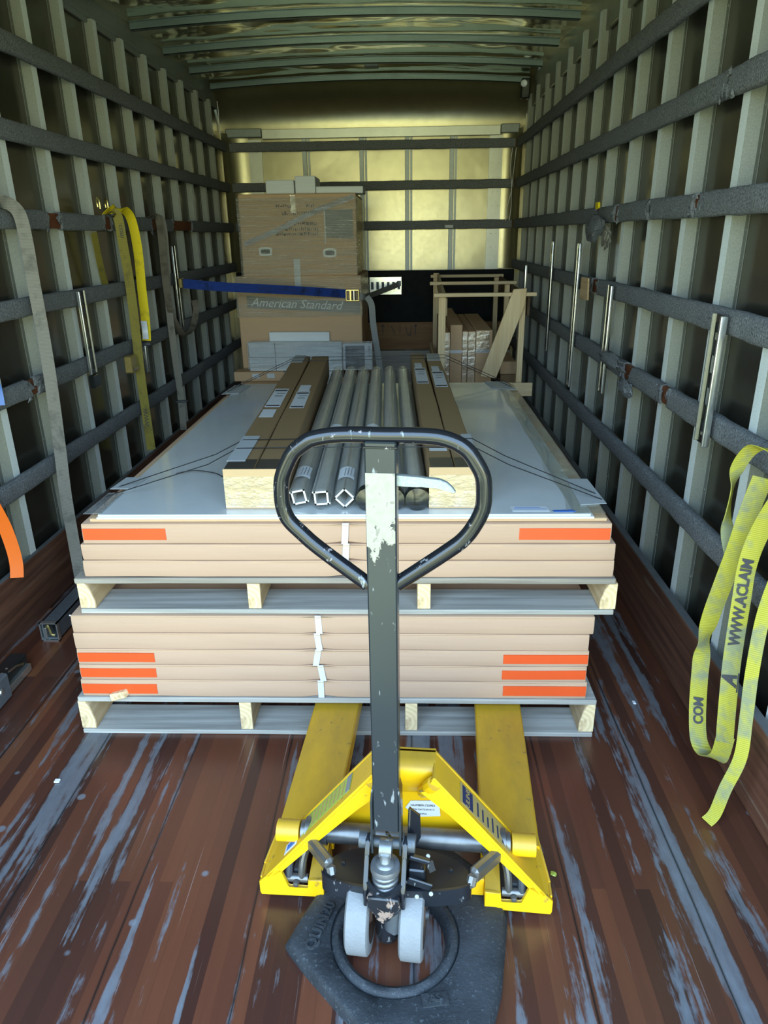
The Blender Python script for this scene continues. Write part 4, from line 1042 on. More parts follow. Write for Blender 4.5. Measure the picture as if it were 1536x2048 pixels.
# ------------------------------------------------------------------ straps hanging on the left wall
WL_ = (.90, .43, 0); WR_ = (.88, -.47, 0)
def hook(par, p, mat='brass_zinc', s=.035):
    p = Vector(p)
    MB().tube(cat_rom([p+Vector((.0, 0, -s*.4)), p+Vector((.0, 0, s*.6)), p+Vector((-.012, s*.4, s)), p+Vector((-.024, s*.9, s*.5)), p+Vector((-.024, s, -.005))], 4), .005, 8).build('wire_hook', mat, par)
g1 = thing('grey_strap', 'long grey webbing strap hanging over the left wall rail and down beside the stacked cartons', 'strap', (-1.44, 2.8, .9))
r_ = Ribbon([(-1.490, 2.72, 1.575), (-1.462, 2.78, 1.580), (-1.436, 2.815, 1.545), (-1.432, 2.825, 1.45), (-1.432, 2.822, 1.307), (-1.432, 2.823, 1.08), (-1.432, 2.812, .885), (-1.436, 2.795, .64), (-1.438, 2.776, .448), (-1.440, 2.775, .27), (-1.436, 2.765, .15), (-1.405, 2.70, .075)],
    [(0, 1, .2), (.5, .8, .2), (.8, .5, 0), WL_, WL_, (.9, .3, 0), WL_, (.9, .5, 0), WL_, (1, .3, 0), (1, .2, 0), (.9, -.3, .1)], .047)
r_.mesh().build('webbing', 'web_grey', g1); hook(g1, (-1.470, 2.74, 1.585))
g2 = thing('yellow_strap', 'bright yellow webbing strap hanging in a loop from the left wall rail', 'strap', (-1.44, 3.9, 1.2))
r_ = Ribbon([(-1.480, 3.74, 1.575), (-1.455, 3.82, 1.590), (-1.437, 3.90, 1.585), (-1.432, 3.965, 1.535), (-1.430, 3.992, 1.39), (-1.430, 3.975, 1.20), (-1.432, 3.974, 1.04), (-1.434, 3.955, .925)], [(0, 1, 0), (.3, 1, 0), (.6, .8, 0), WL_, WL_, WL_, (.95, .2, 0), WL_], .047)
r_.mesh().build('webbing', 'web_bright_yellow', g2)
MB().box(-1.475, -1.405, 3.925, 3.965, .902, .918, .003).build('end_fitting', 'dark_steel', g2); hook(g2, (-1.475, 3.78, 1.60)); hook(g2, (-1.475, 3.68, 1.60))
r_ = Ribbon([(-1.436, 3.955, 1.03), (-1.430, 3.94, .98), (-1.432, 3.94, .935)], [WL_]*3, .03); r_.mesh().build('frayed_end', 'white_band', g2, label='white frayed webbing end')
g3 = thing('olive_strap', 'dirty olive-yellow webbing strap hanging straight down beside the bright yellow one', 'strap', (-1.44, 3.8, .9))
r_ = Ribbon([(-1.478, 3.76, 1.568), (-1.455, 3.785, 1.572), (-1.440, 3.80, 1.55), (-1.436, 3.806, 1.44), (-1.438, 3.83, 1.25), (-1.438, 3.827, 1.05), (-1.440, 3.814, .79), (-1.442, 3.82, .567), (-1.440, 3.822, .34)], [(0, 1, 0), (.5, .8, 0)]+[WL_]*7, .046)
m_ = r_.mesh(); m_.build('webbing', 'web_olive', g3)
lettering('strap_lettering', '.com', .036, (0, 0, 0), (1, 0, 0), (0, 0, 1), 'print_ink', g3, fn=lambda x, y, z: r_.at(.13+x, -y, .0025+z))
r2_ = r_; lettering('strap_lettering', 'WWW.', .034, (0, 0, 0), (1, 0, 0), (0, 0, 1), 'print_ink', g3, fn=lambda x, y, z: r2_.at(1.10+x, -y, .0025+z))
r_ = Ribbon([(-1.500, 3.62, 1.48), (-1.505, 3.66, 1.30), (-1.510, 3.72, 1.18)], [(.2, 1, 0)]*3, .05); r_.mesh().build('back_loop', 'web_olive', g3)
g4 = thing('brown_strap', 'narrow brown-grey webbing strap with a low loop beside the blue strap end', 'strap', (-1.44, 4.5, 1.0))
r_ = Ribbon([(-1.480, 4.36, 1.565), (-1.445, 4.42, 1.560), (-1.436, 4.425, 1.45), (-1.436, 4.41, 1.30), (-1.436, 4.415, 1.11), (-1.434, 4.47, .98), (-1.430, 4.60, .880), (-1.428, 4.72, .862), (-1.426, 4.84, .905), (-1.424, 4.93, .99), (-1.424, 4.92, 1.06)],
    [(0, 1, 0), (.6, .8, 0), WL_, WL_, WL_, (.9, .3, 0), (.9, 0, .3), (.9, 0, .3), (.9, .2, 0), WL_, WL_], .040)
r_.mesh().build('looped_webbing', 'web_brown', g4)
r_ = Ribbon([(-1.482, 4.46, 1.560), (-1.445, 4.50, 1.555), (-1.440, 4.49, 1.40), (-1.444, 4.44, 1.10), (-1.446, 4.443, .80), (-1.446, 4.465, .546), (-1.448, 4.45, .29)], [(0, 1, 0), (.6, .8, 0), WL_, WL_, WL_, WL_, WL_], .040)
r_.mesh().build('hanging_webbing', 'web_grey', g4)
MB().box(-1.475, -1.405, 4.44, 4.475, .47, .482, .002).build('sewn_stop', 'dark_steel', g4)
g5 = thing('cam_buckle', 'brassy cam buckle hanging from the left wall behind the olive strap', 'buckle', (-1.46, 3.73, .86))
MB().box(-1.475, -1.430, 3.695, 3.765, .790, .880, .006).build('buckle_body', 'brass_zinc', g5); MB().cyl((-1.43, 3.70, .81), (-1.43, 3.76, .81), .010, 10).build('cam', 'bright_steel', g5)
g6 = thing('orange_strap', 'bright orange webbing hanging at the left edge beside the kickboard', 'strap', (-1.47, 2.35, .4))
r_ = Ribbon([(-1.455, 2.28, .62), (-1.455, 2.33, .50), (-1.455, 2.352, .40), (-1.455, 2.355, .33), (-1.458, 2.345, .275)], [WL_]*5, .045); r_.mesh().build('webbing', 'orange_web', g6)
tag(Ribbon([(-1.478, 2.50, 1.02), (-1.478, 2.52, .95), (-1.476, 2.515, .89)], [(.9, .43, 0)]*3, .02).mesh().build('blue_tag', 'blue_print'), 'small blue webbing scrap at the left edge above the fifth rail', 'strap')

# ------------------------------------------------------------------ yellow straps on the right wall
def rstrap(par, pts, wid, width, nm='webbing'):
    r = Ribbon(pts, wid, width, n=10); r.mesh().build(nm, 'web_yellow', par); return r
y1 = thing('yellow_strap', 'long folded yellow strap with black lettering on the right wall', 'strap', (.82, 1.62, .6))
rstrap(y1, [(.900, 1.60, .948), (.866, 1.63, .965), (.842, 1.69, .955), (.830, 1.725, .90), (.826, 1.728, .84), (.822, 1.72, .77), (.822, 1.70, .72), (.828, 1.66, .66)], [(.3, -1, 0), (.6, -.8, 0), (.8, -.5, 0), (.5, -.2, .2), (.35, .5, 0), (.5, .5, 0), (.7, -.2, 0), WR_], .034, 'short_fold')
ra = rstrap(y1, [(.838, 1.615, .905), (.832, 1.64, .80), (.826, 1.655, .70), (.818, 1.672, .60), (.815, 1.70, .49), (.813, 1.712, .40), (.812, 1.70, .30), (.812, 1.675, .19), (.815, 1.645, .12), (.825, 1.605, .105), (.835, 1.565, .130), (.836, 1.552, .21)],
    [WR_, WR_, WR_, WR_, (.85, -.3, 0), (.35, .2, 0), (.7, -.5, 0), (.9, -.3, 0), (.9, -.3, 0), (.8, -.5, 0), (.7, -.5, 0), (.4, -.2, 0)], .044, 'front_fold')
rb_ = rstrap(y1, [(.836, 1.552, .19), (.830, 1.556, .27), (.826, 1.570, .40), (.824, 1.575, .50), (.824, 1.580, .60), (.826, 1.588, .68), (.832, 1.580, .76), (.842, 1.545, .86), (.850, 1.50, .93), (.890, 1.48, .955)],
    [(.4, -.2, 0), (.85, -.4, 0), WR_, WR_, (.85, -.35, 0), (.6, -.2, 0), (.3, -.2, 0), (.3, -.3, 0), (.5, -.8, 0), (.3, -1, 0)], .042, 'lettered_fold')
lettering('strap_lettering', 'WWW.ACLAIM', .034, (0, 0, 0), (1, 0, 0), (0, 0, 1), 'print_ink', y1, fn=lambda x, y, z: rb_.at(.285+x*1.0, -y, .0025+z), align='LEFT', bold=.0012)
lettering('strap_lettering', 'COM', .034, (0, 0, 0), (1, 0, 0), (0, 0, 1), 'print_ink', y1, fn=lambda x, y, z: ra.at(.72-x, y, .0025+z), bold=.0012)
lettering('strap_emblem', 'A', .046, (0, 0, 0), (1, 0, 0), (0, 0, 1), 'print_ink', y1, fn=lambda x, y, z: rb_.at(.185+x, -y, .0025+z), bold=.002, shear=.3)
mb = MB()
for q in ((.155, .0165, .210, .0175),):
    mb.prism([rb_.at(q[0], q[1], .0028), rb_.at(q[2], q[3], .0028), rb_.at(q[2], q[3]+.003, .0028), rb_.at(q[0], q[1]+.003, .0028)], (0, -.0008, 0))
mb.build('emblem_stroke', 'print_ink', y1)
y2 = thing('yellow_strap', 'plain yellow strap at the right edge, its worn tip touching the floor', 'strap', (.83, 1.45, .5))
rstrap(y2, [(.900, 1.36, .945), (.866, 1.39, .960), (.846, 1.43, .90), (0.850, 1.46, .82), (0.844, 1.48, .72), (0.836, 1.492, .60), (0.830, 1.480, .46), (0.828, 1.462, .34), (0.826, 1.448, .23), (.806, 1.45, .13), (.795, 1.455, .045), (.780, 1.458, .012)],
    [(.3, -1, 0), (.6, -.8, 0), WR_, WR_, (.8, -.5, 0), WR_, WR_, (.85, -.3, 0), WR_, WR_, (.8, -.5, .2), (.8, -.5, .3)], .030)

# ------------------------------------------------------------------ load bars lying along the left kickboard
def hollow(mb, x0, x1, y0, y1, z0, z1, t_=.004):
    mb.box(x0, x1, y0, y1, z0, z0+t_).box(x0, x1, y0, y1, z1-t_, z1).box(x0, x0+t_, y0, y1, z0, z1).box(x1-t_, x1, y0, y1, z0, z1); return mb
lb1 = thing('load_bar', 'square steel load bar along the left kickboard, open latched end facing the camera', 'bar', (-1.385, 2.8, 0))
hollow(MB(), -1.412, -1.348, 2.36, 3.7, .004, .076).build('bar_body', 'bar_steel', lb1)
e_ = hollow(MB(), -1.415, -1.345, 2.345, 2.362, .0, .080, .005).build('end_frame', 'zinc', lb1, label='bright zinc end frame')
MB().tube(cat_rom([(-1.390, 2.352, .060), (-1.382, 2.347, .068), (-1.377, 2.347, .050), (-1.372, 2.346, .030), (-1.360, 2.348, .026)], 4), .005, 8).build('latch_spring', 'brass_zinc', lb1)
MB().box(-1.402, -1.392, 2.348, 2.40, .008, .056, .002).build('latch_plate', 'zinc', lb1); MB().cyl((-1.378, 2.38, .060), (-1.350, 2.38, .062), .006, 10).build('latch_pin', 'bright_steel', lb1)
MB().lathe([(.006, 0), (.004, .004), (0, .005)], (-1.348, 2.46, .050), (1, 0, 0), 8).build('rivet', 'zinc', lb1)
lb2 = thing('load_bar', 'grey steel load bar at the left picture edge with a dark end fitting pointing away', 'bar', (-1.40, 1.9, 0))
MB().box(-1.435, -1.345, .8, 1.995, .003, .095, .005).build('bar_body', 'bar_steel', lb2)
MB().box(-1.430, -1.372, 1.995, 2.16, .003, .066, .004).build('end_fitting', 'black_plastic', lb2); MB().box(-1.374, -1.356, 1.995, 2.15, .003, .030, .002).build('fitting_lip', 'zinc', lb2)
MB().tube([(-1.372, 2.04, .066), (-1.36, 2.07, .070), (-1.352, 2.10, .060)], .004, 8).build('latch_spring', 'bright_steel', lb2)
for y in (2.03, 2.06): MB().lathe([(.005, 0), (0, .004)], (-1.39, y, .066), (0, 0, 1), 8).build('rivet', 'zinc', lb2)
MB().lathe([(.012, 0), (.010, .004), (0, .006)], (-1.345, 1.94, .055), (1, 0, 0), 12).build('side_bolt', 'zinc', lb2)
# ------------------------------------------------------------------ black rubber base on the floor
RC = Vector((-.028, 1.108, 0))
rb0 = thing('rubber_base', 'black rubber barrel base lying on the floor under the pallet jack wheels', 'base', RC)
outl = [(-.268, 1.090), (-.214, 1.030), (-.100, .915), (-.020, .862), (.110, .868), (.158, .905), (.192, 1.000), (.226, 1.170), (.200, 1.270), (.120, 1.345), (-.060, 1.365), (-.190, 1.270)]
def base_mesh():
    mb = MB(); NS = 96
    def outer(t):
        d = Vector((math.cos(t), math.sin(t))); best = 9
        for i in range(len(outl)):
            a = Vector(outl[i])-RC.xy; b = Vector(outl[(i+1) % len(outl)])-RC.xy; e = b-a
            den = d.x*e.y-d.y*e.x
            if abs(den) < 1e-9: continue
            s_ = (a.x*e.y-a.y*e.x)/den; u = (a.x*d.y-a.y*d.x)/den
            if s_ > 0 and -1e-6 <= u <= 1+1e-6: best = min(best, s_)
        return best
    prof = [(0, .110, .0), (0, .111, .018), (0, .115, .030), (0, .123, .036), (0, .132, .034), (0, .137, .028), (0, .1385, .024), (1, .0, .030), (1, .25, .034), (1, .55, .035), (1, .78, .034), (1, .90, .031), (1, .955, .020), (1, 1.0, .012), (1, 1.0, 0)]
    rows = []
    for m, r, z in prof:
        row = []
        for j in range(NS):
            t = 2*PI*j/NS; R0 = .141; rr = r if m == 0 else R0+(outer(t)-R0)*r
            p = Vector((RC.x+math.cos(t)*rr, RC.y+math.sin(t)*rr, z))
            if z > .001: p.z += .0018*noise.noise(Vector((p.x*30, p.y*30, 0)))+.003*noise.noise(Vector((p.x*8, p.y*8, 4)))*(1 if m else 0)
            row.append(mb.v(p))
        rows.append(row)
    for A, B in zip(rows, rows[1:]):
        for j in range(NS): mb.face([A[j], A[(j+1) % NS], B[(j+1) % NS], B[j]])
    return mb
base_mesh().build('rubber_slab', 'rubber', rb0, smooth=50)
lettering('raised_lettering', 'QUIN20', .034, (-.192, 1.122, .0325), (.32, 1, 0), (-1, .32, 0), 'rubber', rb0, th=.006, bold=.0008)
pl_ = quadplate('raised_patch', [(.030, .948, .033), (.082, .956, .033), (.078, .982, .033), (.026, .974, .033)], 'rubber', rb0, .004)
lettering('patch_lettering', 'AS', .022, (.054, .965, .0365), (1, .16, 0), (-.16, 1, 0), 'rubber', pl_, th=.003, bold=.0008)

# ------------------------------------------------------------------ pallet jack
JYAW = math.radians(-3.6)
JT = Matrix.Translation((-.010, 1.190, 0)) @ Matrix.Rotation(JYAW, 4, 'Z')
jack = thing('pallet_jack', 'yellow hand pallet jack with a black handle, its forks under the lower pallet', 'pallet jack', (-.010, 1.190, 0), rotz=JYAW)
JM = lambda: MB(JT)
for s_ in (-1, 1):
    fl = '' 
    # fork: inverted channel with flared root
    m = JM(); zt, zb = .103, .052; L_ = 1.20
    prof = [(.178, zb), (.178, zt-.004), (.182, zt), (.311, zt), (.315, zt-.004), (.315, zb), (.309, zb), (.309, zt-.008), (.184, zt-.008), (.184, zb)]
    A = []
    for v_ in (.115, .30, .6, L_-.22, L_-.06, L_):
        nar = 1 if v_ < L_-.1 else (.85 if v_ < L_-.01 else .55); low_ = 0 if v_ < L_-.1 else (.012 if v_ < L_-.01 else .030)
        A.append([m.v((s_*(.2465+(u-.2465)*nar), v_, z-(low_ if z > .09 else -low_*.2))) for u, z in prof])
    for P, Q in zip(A, A[1:]):
        for j in range(len(prof)): m.face([P[j], P[(j+1) % len(prof)], Q[(j+1) % len(prof)], Q[j]])
    m.face(A[0][::-1]); m.face(A[-1])
    fork = m.build('fork', 'yellow', jack)
    for vv in (1.00, 1.09): JM().cyl((s_*.20, vv, .037), (s_*.293, vv, .037), .036, 24).build('load_roller', 'grey_polyurethane', fork)
    # flared front foot with its notch
    m = JM()
    def P3(u, z, v_=0): return (s_*u, v_, z)
    foot = [(.183, .026), (.331, .022), (.334, .030), (.334, .062), (.318, .078), (.292, .104), (.280, .100), (.267, .053), (.263, .050), (.222, .050), (.219, .052), (.219, .075), (.183, .077)]
    m.prism([P3(u, z, 0) for u, z in foot], (0, .008, 0), .0012); ff = m.build('front_foot', 'yellow', jack)
    # inner strip and outer side behind the foot
    JM().box(*sorted((s_*.183, s_*.189)), .0085, .118, .028, .074, .001).build('inner_side', 'yellow', jack)
    JM().prism([(s_*.184, .008, .0742), (s_*.218, .008, .0752), (s_*.218, .118, .098), (s_*.184, .118, .1005)], (0, 0, -.004)).build('inner_top', 'yellow', jack, label='dusty inner top strip')
    JM().box(*sorted((s_*.328, s_*.333)), .0085, .05, .024, .070, .001).prism([(s_*.328, .045, .03), (s_*.333, .045, .03), (s_*.316, .14, .055), (s_*.311, .14, .055)], (0, 0, .042)).build('outer_side', 'yellow', jack)
    # sloped beam of the A frame: top plate and front flange
    def beam(u, z, v_): return Vector((s_*u, v_, z))
    tl, tr = (.066, .389), (.318, .078)
    nrm = Vector((tr[0]-tl[0], tr[1]-tl[1])).normalized(); pn = Vector((-nrm.y, nrm.x)); pn = pn if pn.y > 0 else -pn
    th = .007
    def q(pt, off): return (pt[0]-pn.x*off, pt[1]-pn.y*off)
    m = JM(); a, b = tl, tr; a2, b2 = q(a, th), q(b, th)
    m.prism([beam(*a, .0), beam(*b, .0), beam(*b2, .0), beam(*a2, .0)], (0, .092, 0), .002)
    m.prism([beam(*b, .0), beam(.300, .101, .092), beam(.312, .102, .17), beam(.334, .060, .02)], (0, 0, -.006))
    bt = m.build('sloped_beam', 'yellow', jack)
    m = JM()
    on = lambda t, o: beam(*q((tl[0]+(tr[0]-tl[0])*t, tl[1]+(tr[1]-tl[1])*t), o), 0)
    m.prism([beam(*a2, 0), beam(*b2, 0), on(.90, .020), on(.75, .022), on(.50, .028), on(.25, .035), on(.10, .043), on(.02, .050), beam(.050, .350, 0)], (0, .007, 0), .0015)
    m.build('front_flange', 'yellow', bt)
    # lug: end of the torsion shaft tube outside the beam
    JM().cyl((s_*.240, .045, .176), (s_*.292, .045, .176), .0245, 28).build('shaft_lug', 'yellow', jack)
    # lever from the shaft to the cross plate and push rod arm
    m = JM(); m.bar((s_*.222, .030, .176), (s_*.150, -.066, .196), .022, .034, bev=.006); m.cyl((s_*.175, .045, .180), (s_*.225, .045, .180), .030, 24)
    lv = m.build('lift_lever', 'greasy_steel', jack)
    JM().bar((s_*.152, -.062, .200), (s_*.145, -.080, .178), .020, .022, bev=.006).build('lever_hook', 'greasy_steel', lv)
    for u in (.232, .262):
        m = JM(); m.tube(cat_rom([(s_*(u-.012), .045, .150), (s_*u, .030, .118), (s_*(u+.004), .020, .085), (s_*(u+.004), .018, .058)], 5), .009, 10); m.build('push_rod_fork', 'dark_steel' if u > .25 else 'greasy_steel', lv)
    m = JM(); m.cyl((s_*.222, .018, .062), (s_*.280, .018, .062), .010, 14).lathe([(.008, 0), (.006, .008), (0, .010)], (s_*.248, .006, .060), (0, -1, 0), 10); m.build('push_rod_pin', 'bright_steel' if False else 'greasy_steel', lv)
    if s_ > 0: JM().box(.150, .1825, .026, .036, .035, .085, .002).build('inner_tab', 'yellow', jack)
    JM().bar((s_*.247, .03, .068), (s_*.247, .95, .045), .022, .016).build('push_rod', 'dark_steel', jack)
# apex cap, gussets and the back plate
m = JM(); m.prism([(-.068, .0, .389), (-.068, .090, .389), (.068, .090, .389), (.068, .0, .389)], (0, 0, -.007), .002); 
bmesh.ops.delete(m.bm, geom=m.bm.faces[:], context='FACES'); m.bm.free()
m = JM(); cur = []
for i in range(9):      # curved sheet: flat at the top rear, sweeping down to the back plate
    t = i/8; cur.append((.092-.05*math.sin(t*PI*.5)*(1-t*.2), .389-.20*t**1.6))
cur = [(.092, .389), (.060, .389), (.038, .386), (.030, .372), (.036, .345), (.050, .315), (.068, .290), (.080, .275)]
rows = [[m.v((u, v_, z)) for u in (-.068, -.045, 0, .045, .068)] for v_, z in cur]
rb2 = [[m.v((u, v_+.006, z-.004)) for u in (-.068, -.045, 0, .045, .068)] for v_, z in cur]
for G in (rows, rb2):
    for A, B in zip(G, G[1:]):
        for k in range(4): m.face([A[k], A[k+1], B[k+1], B[k]])
for k in (0, 4):
    for i in range(len(cur)-1): m.face([rows[i][k], rows[i+1][k], rb2[i+1][k], rb2[i][k]])
apex = m.build('apex_cover', 'yellow', jack, smooth=60)
for s_ in (-1, 1):
    m = JM(); m.tube(cat_rom([(s_*.066, .004, .372), (s_*.054, .016, .350), (s_*.042, .040, .315), (s_*.036, .070, .285)], 4), .012, 10, rad=[.016]*5+[.013]*4+[.009]*4); m.build('weld_gusset', 'yellow', apex)
m = JM(); m.prism([(-.068, .080, .389), (.068, .080, .389), (.262, .080, .150), (.262, .080, .138), (-.262, .080, .138), (-.262, .080, .150)], (0, .008, 0), .001)
bp_ = m.build('back_plate', 'yellow', jack)
JM().cyl((-.262, .083, .143), (.262, .083, .143), .0125, 16).build('plate_roll', 'yellow', bp_)
JM().cyl((-.236, .045, .178), (.236, .045, .178), .0235, 28).build('torsion_shaft', 'greasy_steel', jack)
# labels on the frame
wl_ = JM().prism([(.012, .0785, .252), (.076, .0785, .257), (.080, .0785, .212), (.026, .0785, .206), (.000, .0785, .232)], (0, -.0008, 0)).build('serial_label', 'paper', bp_, label='white serial number label')
def jl(body, size, u, z, par, mat='print_ink'):
    p = JT @ Vector((u, .0777, z)); xd = JT.to_3x3() @ Vector((1, 0, .03)); lettering('label_lettering', body, size, p, xd, (0, 0, 1), mat, par, th=.0003, align='LEFT')
jl('NUMBER:732962', .0078, .012, .240, wl_); jl('TION DATE:2010/12', .0062, .012, .228, wl_); jl('CHINA', .0062, .030, .216, wl_)
def onbeam(s_, t, v_, off=.0012):   # t along the beam 0 top .. 1 bottom
    a, b = Vector((.066, .389)), Vector((.318, .078)); p = a.lerp(b, t); n_ = Vector((.311, .252)).normalized()
    return Vector((s_*(p.x+n_.x*off), v_, p.y+n_.y*off))
def sticker(nm, s_, t0, t1, v0, v1, mat, lab=None, off=.0005, par=None):
    m = JM(); m.prism([onbeam(s_, t0, v0, off), onbeam(s_, t1, v0, off), onbeam(s_, t1, v1, off), onbeam(s_, t0, v1, off)], onbeam(s_, 0, 0, .0006)-onbeam(s_, 0, 0, 0))
    return m.build(nm, mat, par or jack, label=lab)
g_ = sticker('warning_sticker', -1, .20, .66, .020, .076, 'green_sticker', 'greenish yellow warning sticker')
sticker('sticker_header', -1, .205, .245, .022, .074, 'print_grey', None, .0012, g_)
for k in range(9): sticker('print_line', -1, .27+.04*k, .283+.04*k, .026, .070, 'tan_sticker', None, .0012, g_)
b_ = sticker('blue_sticker', -1, .70, .82, .012, .040, 'white_band', 'small white and blue sticker'); sticker('blue_mark', -1, .72, .80, .018, .034, 'blue_print', None, .0012, b_)
t_ = sticker('maker_sticker', 1, .22, .66, .012, .072, 'tan_sticker', 'worn maker label with dark lettering block')
d_ = sticker('dark_block', 1, .24, .33, .016, .068, 'navy_print', None, .0012, t_)
def bl(body, size, t, v_, par, mat):
    s_ = 1; X_ = JT.to_3x3() @ Vector((0, 1, 0)); T_ = JT.to_3x3() @ (onbeam(1, 1, 0)-onbeam(1, 0, 0)); lettering('label_lettering', body, size, JT @ onbeam(1, t, v_, .0016), X_, -T_, mat, par, th=.0003)
bl('ULINE', .020, .285, .042, d_, 'tan_sticker')
for k in range(6): sticker('print_line', 1, .37+.045*k, .382+.045*k, .020, .060-.006*(k % 3), 'navy_print', None, .0012, t_)

# steering: cross plate, wheels, pump and handle turn together
SYAW = math.radians(-6)
ST = Matrix.Translation((-.042, 1.118, 0)) @ Matrix.Rotation(SYAW, 4, 'Z')
SM = lambda: MB(ST)
cpts = []; LC = (-.010, -.073); LH = .157
for i in range(33): t = PI*i/32; cpts.append((LC[0]+LH*math.cos(t), LC[1]+.078*math.sin(t)**.9))
for i in range(1, 32): t = PI*i/32; cpts.append((LC[0]-LH*math.cos(t), LC[1]-.034*math.sin(t)**.9))
m = JM(); m.prism([(u, v_, .183) for u, v_ in cpts], (0, 0, .008), .001); cpl = m.build('cross_plate', 'plate_black', jack, label='black lens-shaped cross plate over the wheels')
m = JM(); rows = []
for i in range(33):
    t = PI*i/32; u, v_ = LC[0]+(LH+.002)*math.cos(t), LC[1]-.002-.036*math.sin(t)**.9
    rows.append([m.v((u, v_+.006, .150)), m.v((u, v_, .150)), m.v((u, v_, .193)), m.v((u, v_+.006, .193))])
for A, B in zip(rows, rows[1:]):
    for j in range(4): m.face([A[j], A[(j+1) % 4], B[(j+1) % 4], B[j]])
m.face(rows[0][::-1]); m.face(rows[-1]); m.build('front_band', 'pump_black', cpl)
for u, v_ in ((.105, -.050), (-.125, -.050)): JM().lathe([(.005, 0), (.0045, .004), (0, .005)], (u, v_, .191), (0, 0, 1), 6).build('bolt', 'pump_black', cpl)
# wheels
for u in (-.056, .057):
    w = SM(); hw = .0265; c_ = (u-hw, 0, .0905)
    w.lathe([(.066, 0), (.084, 0), (.090, .004), (.0905, .010), (.0905, .041), (.090, .046), (.084, .050), (.066, .050)], c_, (1, 0, 0), 48)
    wh = w.build('steer_wheel', 'grey_polyurethane', jack, smooth=40, label='grey rubber-tyred steering wheel')
    SM().lathe([(0, .006), (.022, .002), (.030, .010), (.050, .016), (.060, .006), (.068, .003), (.068, .050), (.060, .047), (.050, .037), (.030, .043), (.022, .051), (0, .047)], c_, (1, 0, 0), 40).build('wheel_hub', 'wheel_hub', wh)
SM().cyl((-.09, 0, .0905), (.088, 0, .0905), .011, 16).build('axle', 'dark_steel', jack)
# pump yoke
PV = -.033
m = SM(); m.lathe([(.0, .035), (.022, .035), (.026, .050), (.027, .140), (.040, .152), (.040, .186), (.0, .186)], (.0, PV+.018, 0), (0, 0, 1), 28)
pump = m.build('pump_body', 'pump_black', jack, smooth=45, label='black hydraulic pump body')
for s_ in (-1, 1):
    m = SM(); x0, x1 = sorted((s_*.034, s_*.043))
    m.prism([(x0, PV-.030, .170), (x0, PV+.045, .150), (x0, .030, .200), (x0, .024, .285), (x0, .004, .303), (x0, -.016, .297), (x0, -.026, .270), (x0, PV-.016, .235), (x0, PV-.030, .215)], (x1-x0, 0, 0), .0025)
    arm = m.build('yoke_arm', 'pump_black', jack)
    SM().cyl((s_*.033, .004, .283), (s_*.058, .004, .283), .0185, 24).build('pivot_boss', 'dark_steel', arm)
    SM().lathe([(.005, 0), (.005, .001), (.003, .0012), (.003, .0002), (0, .0002)], (s_*.048, -.012, .2925), (0, -.8, .6), 12).build('set_screw', 'dark_steel', arm)
m = SM(); rows = []
for i in range(21):
    t = PI+PI*i/20; row = []; e = abs(math.cos(t))
    for r, z in ((.024, .140), (.034, .146), (.041, .160), (.0435, .180), (.0435, .214+.016*e), (.036, .216+.016*e), (.036, .172)):
        row.append(m.v((math.cos(t)*r, PV+.002+math.sin(t)*r*1.0, z)))
    rows.append(row)
for A, B in zip(rows, rows[1:]):
    for j in range(7): m.face([A[j], A[(j+1) % 7], B[(j+1) % 7], B[j]])
m.face(rows[0][::-1]); m.face(rows[-1]); m.build('yoke_bowl', 'pump_black', pump, smooth=60)
m = SM(); yn_ = PV-.044; m.prism([(-.033, yn_, .212), (.033, yn_, .212), (.034, yn_, .186), (.020, yn_, .166), (.011, yn_, .158), (.009, yn_, .148), (.004, yn_, .143), (-.004, yn_, .143), (-.009, yn_, .148), (-.011, yn_, .158), (-.020, yn_, .166), (-.034, yn_, .186)], (0, .016, 0), .003)
m.build('front_nose', 'pump_nose', pump, label='chipped, rust-edged nose of the pump')
m = SM(); m.cyl((.020, PV+.000, .150), (.020, PV-.012, .100), .0225, 20).lathe([(.011, 0), (.011, .004), (.007, .005), (.007, .012), (0, .013)], (.020, PV-.014, .099), (0, -.6, -.8), 12); m.build('release_valve', 'dark_steel', pump)
# piston with its spring
ps = SM().cyl((.0, PV, .186), (.0, PV, .288), .011, 18).build('piston', 'zinc', jack, label='bright steel piston')
SM().lathe([(.0, .268), (.013, .268), (.018, .265), (.020, .262), (.029, .260), (.031, .254), (.031, .248), (.027, .246), (.022, .243), (.0, .243)], (0, PV, 0), (0, 0, 1), 28).build('spring_cap', 'spring_steel', ps)
m = SM(); pts = []
for i in range(4*16+1):
    t = 2*PI*i/16; pts.append((math.cos(t)*.0235, PV+math.sin(t)*.0235, .188+.054*i/64))
m.tube(pts, .0052, 10); m.build('coil_spring', 'spring_steel', ps, smooth=60)
SM().cyl((-.033, .000, .283), (.033, .000, .283), .0115, 18).build('pivot_pin', 'dark_steel', jack)
SM().cyl((-.0125, -.020, .288), (.0125, -.020, .288), .0185, 24).build('cam_roller', 'spring_steel', ps, label='bright roller on top of the piston')
m = SM(); m.prism([(.040, .010, .240), (.040, .050, .250), (.040, .060, .285), (.040, .050, .335), (.040, .034, .345), (.040, .022, .310)], (.005, 0, 0), .002).prism([(.040, .022, .310), (.042, .034, .345), (.064, .042, .318), (.066, .042, .262), (.052, .034, .232)], (0, .006, 0)); m.build('side_guard', 'pump_black', jack, label='black side plate')
